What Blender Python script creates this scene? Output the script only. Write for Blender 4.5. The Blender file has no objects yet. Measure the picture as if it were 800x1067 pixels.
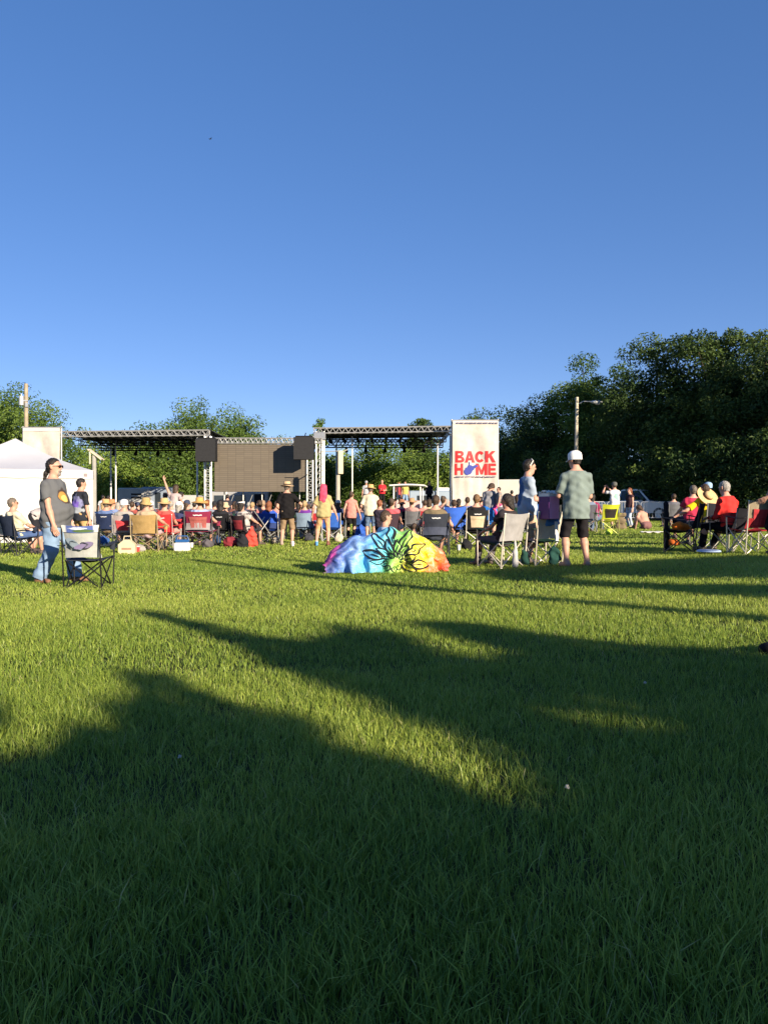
SKY_AIR, SKY_DUST, SKY_OZ, SKY_STR, SUN_STR, EXPOSURE, SKY_SAT, SKY_HUE, SKY_GAM, SKY_VAL = 0.6, 0.0, 3.5, 0.15, 4.5, 1.2, 1.215, .521, .58, .93
import bpy, math, random
import numpy as np
from mathutils import Vector, Matrix
R = math.radians
scene = bpy.context.scene
COL = scene.collection
rng = np.random.default_rng(7)
random.seed(7)

# ---------------------------------------------------------------- photograph geometry (800 px wide frame)
F_PX, HOR, CX, CAM_H = 800.0, 528.0, 400.0, 1.10
SUN_AZ, SUN_EL = R(142.0), R(17.0)            # clockwise from +Y; the sun stands behind the camera, to the right
SUN = np.array([math.sin(SUN_AZ)*math.cos(SUN_EL), math.cos(SUN_AZ)*math.cos(SUN_EL), math.sin(SUN_EL)])

def gz(x, y=0.0):
    t = np.clip((np.asarray(x, float)+1.5)/9.5, 0, 1)
    return 0.28*t*t*(3-2*t)
def wx(px, d): return (px-CX)/F_PX*d
def wz(py, d): return CAM_H-(py-HOR)/F_PX*d
def ground_at(px, py):
    d = 8.0
    for _ in range(12):
        d = (CAM_H-float(gz(wx(px, d))))*F_PX/(py-HOR)
    return wx(px, d), d

# ---------------------------------------------------------------- materials
MATS = {}
def nodes_of(name):
    m = bpy.data.materials.new(name); m.use_nodes = True
    return m, m.node_tree, m.node_tree.nodes['Principled BSDF']
def mat(name, col, rough=0.7, metal=0.0, var=0.12, scale=6.0, bump=0.0, bscale=60.0, spec=0.3, trans=0.0):
    key = (name, tuple(col), rough, metal, var, scale, bump, bscale, spec, trans)
    if key in MATS: return MATS[key]
    m, nt, b = nodes_of(name)
    tc = nt.nodes.new('ShaderNodeTexCoord')
    nz = nt.nodes.new('ShaderNodeTexNoise'); nz.inputs['Scale'].default_value = scale; nz.inputs['Detail'].default_value = 5
    nt.links.new(tc.outputs['Object'], nz.inputs['Vector'])
    mr = nt.nodes.new('ShaderNodeMapRange'); mr.inputs[1].default_value = .25; mr.inputs[2].default_value = .75
    mr.inputs[3].default_value = 1-var; mr.inputs[4].default_value = 1+var
    nt.links.new(nz.outputs['Fac'], mr.inputs['Value'])
    vm = nt.nodes.new('ShaderNodeVectorMath'); vm.operation = 'SCALE'
    vm.inputs[0].default_value = col[:3]; nt.links.new(mr.outputs[0], vm.inputs['Scale'])
    nt.links.new(vm.outputs[0], b.inputs['Base Color'])
    b.inputs['Roughness'].default_value = rough; b.inputs['Metallic'].default_value = metal
    b.inputs['Specular IOR Level'].default_value = spec
    if trans: b.inputs['Transmission Weight'].default_value = trans
    if bump:
        n2 = nt.nodes.new('ShaderNodeTexNoise'); n2.inputs['Scale'].default_value = bscale; n2.inputs['Detail'].default_value = 3
        mp = nt.nodes.new('ShaderNodeMapping'); mp.inputs['Scale'].default_value = (1, 1, .32) if name == 'fabric' else (1, 1, 1); nt.links.new(tc.outputs['Object'], mp.inputs['Vector']); nt.links.new(mp.outputs[0], n2.inputs['Vector'])
        bp = nt.nodes.new('ShaderNodeBump'); bp.inputs['Strength'].default_value = bump; bp.inputs['Distance'].default_value = .02
        nt.links.new(n2.outputs['Fac'], bp.inputs['Height']); nt.links.new(bp.outputs[0], b.inputs['Normal'])
    MATS[key] = m
    return m
def srgb(r, g, b):
    f = lambda c: (c/255/12.92) if c/255 <= .04045 else ((c/255+.055)/1.055)**2.4
    return (f(r), f(g), f(b))
def cloth(col, var=.15): return mat('fabric', col, .85, 0, var, 9, .38, 15, .12)
def metal(col, rough=.4, m=.6): return mat('painted_metal', col, rough, m, .08)
SKIN = lambda t=0: mat('skin', [(.50,.27,.19), (.58,.33,.24), (.40,.21,.14)][t], .55, 0, .08, 14, 0, 60, .35)

# ---------------------------------------------------------------- mesh building
def link_mesh(name, V, Fs, m=None, parent=None, smooth=True, label=None, objmat=False):
    me = bpy.data.meshes.new(name)
    V = np.asarray(V, dtype=np.float32)
    me.vertices.add(len(V)); me.vertices.foreach_set('co', V.ravel())
    if isinstance(Fs, np.ndarray):
        k = Fs.shape[1]; n = len(Fs)
        me.loops.add(n*k); me.loops.foreach_set('vertex_index', Fs.astype(np.int32).ravel())
        me.polygons.add(n); me.polygons.foreach_set('loop_start', np.arange(0, n*k, k, dtype=np.int32))
    else:
        tot = np.array([len(f) for f in Fs], dtype=np.int32); st = np.concatenate([[0], np.cumsum(tot)[:-1]]).astype(np.int32)
        me.loops.add(int(tot.sum())); me.loops.foreach_set('vertex_index', np.array([i for f in Fs for i in f], dtype=np.int32))
        me.polygons.add(len(Fs)); me.polygons.foreach_set('loop_start', st)
    me.update(calc_edges=True); me.validate()
    me.polygons.foreach_set('use_smooth', np.full(len(me.polygons), bool(smooth)))
    return link(name, me, m, parent, label, objmat)
def link(name, me, m=None, parent=None, label=None, objmat=False):
    o = bpy.data.objects.new(name, me); COL.objects.link(o)
    if m is not None:
        if objmat:
            if not me.materials: me.materials.append(None)
            o.material_slots[0].link = 'OBJECT'; o.material_slots[0].material = m
        else: me.materials.append(m)
    if parent is not None: o.parent = parent
    if label: o['label'] = label
    return o
def tag(o, label=None, cat=None, group=None, kind=None):
    if label: o['label'] = label
    if cat: o['category'] = cat
    if group: o['group'] = group
    if kind: o['kind'] = kind
    return o
def thing(name, label, cat, loc=(0,0,0), rz=0.0, group=None):
    o = bpy.data.objects.new(name, None); COL.objects.link(o)
    o.location = loc; o.rotation_euler = (0, 0, rz); o.empty_display_size = .2
    return tag(o, label, cat, group, 'thing')

class MB:
    def __init__(s): s.v, s.f = [], []
    def add(s, V, Fs):
        k = len(s.v); s.v.extend([tuple(map(float, p)) for p in V]); s.f.extend([[i+k for i in f] for f in Fs]); return s
    def tube(s, p0, p1, r0, r1=None, n=8): return s.path([p0, p1], [r0, r0 if r1 is None else r1], n)
    def path(s, pts, rad, n=8):
        pts = [np.asarray(p, float) for p in pts]
        if not hasattr(rad, '__len__'): rad = [rad]*len(pts)
        V, Fs, up = [], [], None
        for i, p in enumerate(pts):
            d = pts[min(i+1, len(pts)-1)]-pts[max(i-1, 0)]; d = d/(np.linalg.norm(d)+1e-9)
            if up is None:
                a = np.array([0, 0, 1.]) if abs(d[2]) < .9 else np.array([1., 0, 0]); up = a
            u = np.cross(d, up); u /= np.linalg.norm(u)+1e-9; w = np.cross(u, d); up = w
            for k in range(n):
                t = 2*math.pi*k/n; V.append(p+rad[i]*(math.cos(t)*u+math.sin(t)*w))
        for i in range(len(pts)-1):
            for k in range(n):
                a, b = i*n+k, i*n+(k+1) % n; Fs.append([a, b, b+n, a+n])
        Fs.append(list(range(n))); Fs.append([(len(pts)-1)*n+k for k in range(n)][::-1])
        return s.add(V, Fs)
    def box(s, c, size, M=None, taper=1.0):
        V = []
        for z in (-.5, .5):
            for x, y in ((-.5,-.5),(.5,-.5),(.5,.5),(-.5,.5)):
                k = taper if z > 0 else 1
                p = np.array([x*size[0]*k, y*size[1]*k, z*size[2]]);
                if M is not None: p = np.asarray(M) @ p
                V.append(p+np.asarray(c, float))
        return s.add(V, [[3,2,1,0],[4,5,6,7],[0,1,5,4],[1,2,6,5],[2,3,7,6],[3,0,4,7]])
    def rbox(s, c, size, b=.02, M=None):
        # box with chamfered vertical and top edges
        x, y, z = [q/2 for q in size]
        def ring(k, zz): return [(sx*(x-k*(b if a else 0)-(0 if a else 0)), 0, 0) for sx in () for a in ()]
        V, Fs = [], []
        for (ins, zz) in ((b, -z), (0, -z+b), (0, z-b), (b, z)):
            X, Y = x-ins, y-ins; bb = b
            for p in ((X-bb,-Y),(X,-Y+bb),(X,Y-bb),(X-bb,Y),(-X+bb,Y),(-X,Y-bb),(-X,-Y+bb),(-X+bb,-Y)):
                q = np.array([p[0], p[1], zz]);
                if M is not None: q = np.asarray(M) @ q
                V.append(q+np.asarray(c, float))
        for i in range(3):
            for k in range(8): a, d = i*8+k, i*8+(k+1) % 8; Fs.append([a, d, d+8, a+8])
        Fs.append(list(range(8))[::-1]); Fs.append(list(range(24, 32)))
        return s.add(V, Fs)
    def lathe(s, prof, n=20, M=None, c=(0,0,0)):
        V, Fs = [], []
        for r, z in prof:
            for k in range(n):
                t = 2*math.pi*k/n; p = np.array([r*math.cos(t), r*math.sin(t), z])
                if M is not None: p = np.asarray(M) @ p
                V.append(p+np.asarray(c, float))
        for i in range(len(prof)-1):
            for k in range(n): a, b = i*n+k, i*n+(k+1) % n; Fs.append([a, b, b+n, a+n])
        return s.add(V, Fs)
    def ball(s, c, r, n=12, sz=(1,1,1), M=None):
        prof = [(max(1e-4, math.sin(math.pi*i/8))*r, -math.cos(math.pi*i/8)*r) for i in range(9)]
        A = np.diag(sz) if M is None else np.asarray(M) @ np.diag(sz)
        return s.lathe(prof, n, A, c)
    def sheet(s, P, th=.006):
        # P: [nu][nv] grid of points -> closed thin slab
        P = np.asarray(P, float); nu, nv = P.shape[:2]
        du = np.gradient(P, axis=0); dv = np.gradient(P, axis=1); N = np.cross(du, dv); N /= np.linalg.norm(N, axis=2, keepdims=True)+1e-9
        A = (P+N*th/2).reshape(-1, 3); B = (P-N*th/2).reshape(-1, 3); n = nu*nv; Fs = []
        for i in range(nu-1):
            for j in range(nv-1):
                a = i*nv+j; q = [a, a+nv, a+nv+1, a+1]; Fs.append(q); Fs.append([k+n for k in q[::-1]])
        edge = [i*nv for i in range(nu)]+[(nu-1)*nv+j for j in range(1, nv)]+[i*nv+nv-1 for i in range(nu-2, -1, -1)]+[j for j in range(nv-2, 0, -1)]
        for k in range(len(edge)):
            a, b = edge[k], edge[(k+1) % len(edge)]; Fs.append([b, a, a+n, b+n])
        return s.add(np.concatenate([A, B]), Fs)
    def prism(s, poly, y0, y1, axis=1, c=(0,0,0)):
        # outline in (x,z) extruded along y
        n = len(poly); V = []
        for y in (y0, y1):
            for a, b in poly: V.append((a+c[0], y+c[1], b+c[2]) if axis == 1 else (y+c[0], a+c[1], b+c[2]))
        Fs = [list(range(n)), [i+n for i in range(n)][::-1]]
        for k in range(n): a, b = k, (k+1) % n; Fs.append([b, a, a+n, b+n])
        return s.add(V, Fs)
    def build(s, name, m, parent=None, smooth=False, label=None):
        o = link_mesh(name, s.v, s.f, m, parent, False, label)
        if smooth: smooth_by_angle(o.data, 40 if smooth is True else smooth)
        return o
def smooth_by_angle(me, deg):
    import bmesh
    bm = bmesh.new(); bm.from_mesh(me); bmesh.ops.recalc_face_normals(bm, faces=bm.faces)
    lim = R(deg)
    for f in bm.faces: f.smooth = True
    for e in bm.edges: e.smooth = len(e.link_faces) == 2 and e.calc_face_angle(0) < lim
    bm.to_mesh(me); bm.free()
def rotz(a): c, s = math.cos(a), math.sin(a); return np.array([[c,-s,0],[s,c,0],[0,0,1.]])
def rotx(a): c, s = math.cos(a), math.sin(a); return np.array([[1.,0,0],[0,c,-s],[0,s,c]])
def roty(a): c, s = math.cos(a), math.sin(a); return np.array([[c,0,s],[0,1.,0],[-s,0,c]])

# ---------------------------------------------------------------- signed distance bodies -> one continuous surface (surface nets)
def cap(a, b, ra, rb=None, u=None, k=1.0, bl=.03, flat=False):
    return dict(a=np.asarray(a, float), b=np.asarray(b, float), ra=ra, rb=ra if rb is None else rb, u=None if u is None else np.asarray(u, float), k=k, bl=bl, flat=flat)
def snet(prims, h, planes=(), wrinkle=0.0, seed=0, lo=None, hi=None, wf=1.0):
    A = np.array([p['a'] for p in prims]+[p['b'] for p in prims]); rr = np.array([max(p['ra'], p['rb'])*max(p['k'], 1) for p in prims]*2)[:, None]
    l2, h2 = (A-rr).min(0)-2.5*h-.01, (A+rr).max(0)+2.5*h+.01
    lo = l2 if lo is None else np.maximum(np.asarray(lo, float), l2); hi = h2 if hi is None else np.minimum(np.asarray(hi, float), h2)
    n = np.maximum(np.ceil((hi-lo)/h).astype(int)+1, 4)
    ax = [lo[i]+h*np.arange(n[i]) for i in range(3)]
    Fd = np.full(n, .08, dtype=np.float32)
    for p in prims:
        r = np.array([max(p['ra'], p['rb'])*max(p['k'], 1)+p['bl']+2*h]*3)
        i0 = np.clip(np.floor((np.minimum(p['a'], p['b'])-r-lo)/h).astype(int), 0, n); i1 = np.clip(np.ceil((np.maximum(p['a'], p['b'])+r-lo)/h).astype(int)+1, 0, n)
        if (i1 <= i0).any(): continue
        X = ax[0][i0[0]:i1[0]][:, None, None]-p['a'][0]; Y = ax[1][i0[1]:i1[1]][None, :, None]-p['a'][1]; Z = ax[2][i0[2]:i1[2]][None, None, :]-p['a'][2]
        ab = p['b']-p['a']; L2 = float(ab @ ab)+1e-12
        t0 = (X*ab[0]+Y*ab[1]+Z*ab[2])/L2; t = np.clip(t0, 0, 1)
        qx, qy, qz = X-t*ab[0], Y-t*ab[1], Z-t*ab[2]
        if p['u'] is not None:
            c = (qx*p['u'][0]+qy*p['u'][1]+qz*p['u'][2])*(1/p['k']-1)
            qx, qy, qz = qx+c*p['u'][0], qy+c*p['u'][1], qz+c*p['u'][2]
        d = np.sqrt(qx*qx+qy*qy+qz*qz)-(p['ra']+(p['rb']-p['ra'])*t)
        if p['flat']: d = np.maximum(d, (t0-1)*math.sqrt(L2))
        sl = tuple(slice(i0[i], i1[i]) for i in range(3)); f = Fd[sl]; k = p['bl']
        hh = np.maximum(k-np.abs(f-d), 0)/k
        Fd[sl] = np.minimum(f, d)-hh*hh*k*.25
    X, Y, Z = ax[0][:, None, None], ax[1][None, :, None], ax[2][None, None, :]
    if wrinkle:
        X, Y, Z = X*wf, Y*wf, Z*wf
        ph = seed*1.7
        Fd = Fd+wrinkle*(np.sin(X*27+Y*9+Z*5+ph)*np.sin(Y*29-Z*7-X*6+ph*2)+.8*np.sin(Z*19+X*21+Y*23+ph)*np.sin(Z*6+Y*13+ph*3)+.45*np.sin(Z*47-Y*30+X*17+ph)).astype(np.float32)
    X, Y, Z = ax[0][:, None, None], ax[1][None, :, None], ax[2][None, None, :]
    for q, nn in planes:
        Fd = np.maximum(Fd, (X-q[0])*nn[0]+(Y-q[1])*nn[1]+(Z-q[2])*nn[2])
    Fd[0], Fd[-1] = np.maximum(Fd[0], .001), np.maximum(Fd[-1], .001)
    Fd[:, 0], Fd[:, -1] = np.maximum(Fd[:, 0], .001), np.maximum(Fd[:, -1], .001); Fd[:, :, 0], Fd[:, :, -1] = np.maximum(Fd[:, :, 0], .001), np.maximum(Fd[:, :, -1], .001)
    S = Fd < 0
    c = [S[i:S.shape[0]-1+i, j:S.shape[1]-1+j, k:S.shape[2]-1+k] for i in (0,1) for j in (0,1) for k in (0,1)]
    cnt = sum(x.astype(np.int8) for x in c); act = np.argwhere((cnt > 0) & (cnt < 8))
    idm = np.full(cnt.shape, -1, dtype=np.int32); idm[tuple(act.T)] = np.arange(len(act))
    acc = np.zeros((len(act), 3)); num = np.zeros(len(act)); off = [(i,j,k) for i in (0,1) for j in (0,1) for k in (0,1)]
    val = {o: Fd[tuple((act+o).T)] for o in off}
    for a in off:
        for d in range(3):
            if a[d] == 0:
                b = list(a); b[d] = 1; b = tuple(b); fa, fb = val[a], val[b]; cr = (fa < 0) != (fb < 0)
                t = np.where(cr, fa/np.where(cr, fa-fb, 1), 0); P = np.tile(np.array(a, float), (len(act), 1)); P[:, d] = t
                acc += P*cr[:, None]; num += cr
    V = lo+h*(act+acc/np.maximum(num, 1)[:, None])
    quads = []
    for d in range(3):
        e, g = [(1,2),(2,0),(0,1)][d]
        s0 = [slice(1, -1)]*3; s1 = [slice(1, -1)]*3; s0[d] = slice(0, -1); s1[d] = slice(1, None)
        E = np.argwhere(S[tuple(s0)] != S[tuple(s1)]); o = np.array([1,1,1]); o[d] = 0; E = E+o
        if not len(E): continue
        ins = S[tuple(E.T)]; ue = np.eye(3, dtype=int)[e]; ug = np.eye(3, dtype=int)[g]
        q = np.stack([idm[tuple((E-ue-ug).T)], idm[tuple((E-ug).T)], idm[tuple(E.T)], idm[tuple((E-ue).T)]], 1)
        q[~ins] = q[~ins][:, ::-1]; quads.append(q)
    return V, (np.concatenate(quads) if quads else np.zeros((0, 4), int))
def merge(parts):
    V, Q, k = [], [], 0
    for v, q in parts:
        V.append(v); Q.append(q+k); k += len(v)
    return np.concatenate(V), np.concatenate(Q)
# ================================================================ world, sun, camera
w = bpy.data.worlds.new('World'); scene.world = w; w.use_nodes = True
nt = w.node_tree; bg = nt.nodes['Background']
sky = nt.nodes.new('ShaderNodeTexSky'); hs = nt.nodes.new('ShaderNodeHueSaturation'); hs.inputs['Saturation'].default_value = SKY_SAT; hs.inputs['Hue'].default_value = SKY_HUE; hs.inputs['Value'].default_value = SKY_VAL; sky.sky_type = 'NISHITA'; sky.sun_disc = False
sky.sun_elevation = SUN_EL; sky.sun_rotation = SUN_AZ; sky.altitude = 150; sky.air_density = SKY_AIR; sky.dust_density = SKY_DUST; sky.ozone_density = SKY_OZ
nt.links.new(sky.outputs[0], hs.inputs['Color']); gm = nt.nodes.new('ShaderNodeGamma'); gm.inputs[1].default_value = SKY_GAM; nt.links.new(hs.outputs[0], gm.inputs[0]); nt.links.new(gm.outputs[0], bg.inputs['Color']); bg.inputs['Strength'].default_value = SKY_STR
sl = bpy.data.lights.new('sun', 'SUN'); sl.energy = SUN_STR; sl.angle = R(.42); sl.color = (1, .86, .66)
so = bpy.data.objects.new('sun', sl); COL.objects.link(so)
so.rotation_euler = Vector(SUN.tolist()).to_track_quat('Z', 'Y').to_euler(); so.location = (30, -40, 30)
cam = bpy.data.cameras.new('camera'); co = bpy.data.objects.new('camera', cam); COL.objects.link(co)
cam.sensor_fit = 'VERTICAL'; cam.sensor_height = 24; cam.lens = 24*F_PX/1067; cam.clip_end = 5000; cam.clip_start = .05
co.location = (0, 0, CAM_H); co.rotation_euler = (R(90)-math.atan((533.5-HOR)/F_PX), 0, 0)
scene.camera = co
scene.view_settings.view_transform = 'Standard'; scene.view_settings.look = 'None'; scene.view_settings.gamma = 1; scene.view_settings.exposure = EXPOSURE
scene.cycles.max_bounces = 8; scene.cycles.transparent_max_bounces = 4; scene.cycles.use_denoising = True

# ================================================================ ground
def axis(lo, hi):
    a = [0.0]; s = .5
    while a[-1] < hi: a.append(a[-1]+s); s = min(s*1.06, 120)
    b = [0.0]; s = .5
    while b[-1] > lo: b.append(b[-1]-s); s = min(s*1.06, 120)
    return np.array(sorted(set(a+b)))
gx, gy = axis(-1500, 1500), axis(-200, 2500)
GX, GY = np.meshgrid(gx, gy, indexing='ij'); GZ = gz(GX)
idx = np.arange(GX.size).reshape(GX.shape)
q = np.stack([idx[:-1,:-1], idx[1:,:-1], idx[1:,1:], idx[:-1,1:]], -1).reshape(-1, 4)
m, nt, b = nodes_of('lawn_soil')
tc = nt.nodes.new('ShaderNodeTexCoord'); n1 = nt.nodes.new('ShaderNodeTexNoise'); n1.inputs['Scale'].default_value = .35; n1.inputs['Detail'].default_value = 9; n1.inputs['Roughness'].default_value = .75
nt.links.new(tc.outputs['Object'], n1.inputs['Vector'])
cr = nt.nodes.new('ShaderNodeValToRGB'); cr.color_ramp.elements[0].position = .3; cr.color_ramp.elements[1].position = .7
cr.color_ramp.elements[0].color = (.030,.036,.014,1); cr.color_ramp.elements[1].color = (.085,.09,.03,1)
nt.links.new(n1.outputs['Fac'], cr.inputs[0]); nt.links.new(cr.outputs[0], b.inputs['Base Color']); b.inputs['Roughness'].default_value = .95; b.inputs['Specular IOR Level'].default_value = .1
n2 = nt.nodes.new('ShaderNodeTexNoise'); n2.inputs['Scale'].default_value = 9; n2.inputs['Detail'].default_value = 8; nt.links.new(tc.outputs['Object'], n2.inputs['Vector'])
bp = nt.nodes.new('ShaderNodeBump'); bp.inputs['Strength'].default_value = 1; bp.inputs['Distance'].default_value = .08; nt.links.new(n2.outputs['Fac'], bp.inputs['Height']); nt.links.new(bp.outputs[0], b.inputs['Normal'])
tag(link_mesh('ground', np.stack([GX, GY, GZ], -1).reshape(-1, 3), q, m), kind='structure')

# ================================================================ grass (one mass of blades)
def leafy_material(name, ramp, trans=.35, rough=.55, spec=.25):
    m, nt, b = nodes_of(name)
    at = nt.nodes.new('ShaderNodeAttribute'); at.attribute_name = 'tint'
    cr = nt.nodes.new('ShaderNodeValToRGB'); e = cr.color_ramp.elements
    for i, (p, c) in enumerate(ramp):
        x = e[i] if i < 2 else e.new(p); x.position = p; x.color = (*c, 1)
    nt.links.new(at.outputs['Fac'], cr.inputs[0]); nt.links.new(cr.outputs[0], b.inputs['Base Color'])
    b.inputs['Roughness'].default_value = rough; b.inputs['Specular IOR Level'].default_value = spec
    tr = nt.nodes.new('ShaderNodeBsdfTranslucent'); mx = nt.nodes.new('ShaderNodeMixShader'); mx.inputs[0].default_value = trans
    hs = nt.nodes.new('ShaderNodeHueSaturation'); hs.inputs['Value'].default_value = 1.25; hs.inputs['Hue'].default_value = .485
    nt.links.new(cr.outputs[0], hs.inputs['Color']); nt.links.new(hs.outputs[0], tr.inputs['Color'])
    nt.links.new(b.outputs[0], mx.inputs[1]); nt.links.new(tr.outputs[0], mx.inputs[2]); nt.links.new(mx.outputs[0], nt.nodes['Material Output'].inputs['Surface'])
    return m
def vnoise(x, y, s, seed=0):
    r = np.random.default_rng(seed).random((64, 64)); X, Y = x*s+100, y*s+100
    i, j = np.floor(X).astype(int), np.floor(Y).astype(int); u, v = X-i, Y-j; u, v = u*u*(3-2*u), v*v*(3-2*v)
    g = lambda a, b: r[a % 64, b % 64]
    return (g(i,j)*(1-u)+g(i+1,j)*u)*(1-v)+(g(i,j+1)*(1-u)+g(i+1,j+1)*u)*v
zones = [(1.15, 2.6, 11500, .0040, .82), (2.6, 5, 9200, .0038, .70), (5, 9, 4800, .0050, .58), (9, 16, 2000, .0080, .54), (16, 30, 420, .018, .6), (30, 48, 110, .04, .6)]
BV, BT, BH = [], [], []
for y0, y1, den, wd, hs in zones:
    xm = y1*.5+1.6; n = int(den*(y1-y0)*2*xm)
    y = rng.uniform(y0, y1, n); x = rng.uniform(-xm, xm, n); k = np.abs(x) < y*.5+1.6; x, y = x[k], y[k]
    cl = vnoise(x, y, 2.2, 1)*.6+vnoise(x, y, 7, 2)*.4; k = rng.random(len(x)) < .40+1.0*cl; x, y, cl = x[k], y[k], cl[k]; n = len(x)
    h = hs*(.034+.050*rng.random(n)**1.4+.045*cl)*np.where(rng.random(n) < .05, 1.5, 1)
    ph = rng.uniform(0, 2*np.pi, n); lean = h*(.15+.95*rng.random(n)**1.3); h = h*(1-.12*rng.random(n))
    th = ph+np.pi/2+rng.normal(0, .5, n)
    w_ = wd*(.55+.8*rng.random(n)); z = gz(x)-.004
    dx, dy = np.cos(ph)*lean, np.sin(ph)*lean; ex, ey = np.cos(th)*w_/2, np.sin(th)*w_/2
    P = np.zeros((n, 5, 3), dtype=np.float32)
    P[:,0] = np.stack([x-ex, y-ey, z], 1); P[:,1] = np.stack([x+ex, y+ey, z], 1)
    mx_, my_, mz_ = x+dx*.35, y+dy*.35, z+h*.62
    P[:,2] = np.stack([mx_-ex*.8, my_-ey*.8, mz_], 1); P[:,3] = np.stack([mx_+ex*.8, my_+ey*.8, mz_], 1)
    P[:,4] = np.stack([x+dx, y+dy, z+h*.98], 1)
    tint = np.clip(.08+.55*rng.random(n)+.25*(vnoise(x, y, .9, 3)-.3)+.25*(vnoise(x, y, .25, 5)-.5), 0, .8); tint = np.where(rng.random(n) < .012, .95, tint)
    BV.append(P); BT.append(np.repeat(tint, 5))
P = np.concatenate(BV); n = len(P); base = np.arange(n)*5
tri = np.stack([base+2, base+3, base+4], 1); qd = np.stack([base, base+1, base+3, base+2], 1)
me = bpy.data.meshes.new('grass'); me.vertices.add(n*5); me.vertices.foreach_set('co', P.ravel())
loops = np.concatenate([qd, tri], 1).astype(np.int32).ravel(); me.loops.add(n*7); me.loops.foreach_set('vertex_index', loops)
st = np.stack([np.arange(n)*7, np.arange(n)*7+4], 1).astype(np.int32).ravel(); me.polygons.add(n*2); me.polygons.foreach_set('loop_start', st)
me.update(calc_edges=True)
at = me.attributes.new('tint', 'FLOAT', 'POINT'); at.data.foreach_set('value', np.concatenate(BT).astype(np.float32))
grass_mat = leafy_material('grass_blade', [(0, (.100,.178,.030)), (1, (.48,.43,.22)), (.45, (.285,.375,.056)), (.8, (.47,.51,.112))], .36, .42, .28)
tag(link('grass', me, grass_mat), 'mown green lawn grass with long blades and a few dry ones', kind='stuff')
print('blades', n)

# ================================================================ trees
LEAF = {
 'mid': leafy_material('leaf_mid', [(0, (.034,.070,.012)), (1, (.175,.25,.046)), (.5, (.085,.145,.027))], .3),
 'dark': leafy_material('leaf_shade_dark', [(0, (.018,.040,.010)), (1, (.13,.18,.036)), (.55, (.045,.082,.018))], .25),  # darker greens put the shade on the field edge trees into the leaf colour
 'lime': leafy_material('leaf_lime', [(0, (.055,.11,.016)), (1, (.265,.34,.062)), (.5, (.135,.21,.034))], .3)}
BARK = mat('bark', (.11,.085,.06), .95, 0, .35, 5, .8, 14)
def leaf_mesh(C, size, r, jitter=1.0, tint=None, out=None):
    """one bent four-cornered leaf spray at each centre"""
    n = len(C); nrm = r.normal(size=(n, 3)); 
    if out is not None: nrm = nrm+out*1.2
    nrm[:, 2] += .35; nrm /= np.linalg.norm(nrm, axis=1, keepdims=True)
    a = np.cross(nrm, r.normal(size=(n, 3))); a /= np.linalg.norm(a, axis=1, keepdims=True)+1e-9; b = np.cross(nrm, a)
    s = (size*(.55+.9*r.random(n)))[:, None]; w = s*(.38+.2*r.random(n))[:, None]
    P = np.stack([C-a*s*.5, C+b*w*.5+nrm*s*.08, C+a*s*.5-nrm*s*.1, C-b*w*.5+nrm*s*.08], 1)
    return P.reshape(-1, 3), np.arange(n*4).reshape(-1, 4)
def finish_leaves(name, V, Q, m, parent, tint):
    o = link_mesh(name, V, Q, m, parent, smooth=False)
    a = o.data.attributes.new('tint', 'FLOAT', 'POINT'); a.data.foreach_set('value', np.repeat(tint, 4).astype(np.float32))
    return o
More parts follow.
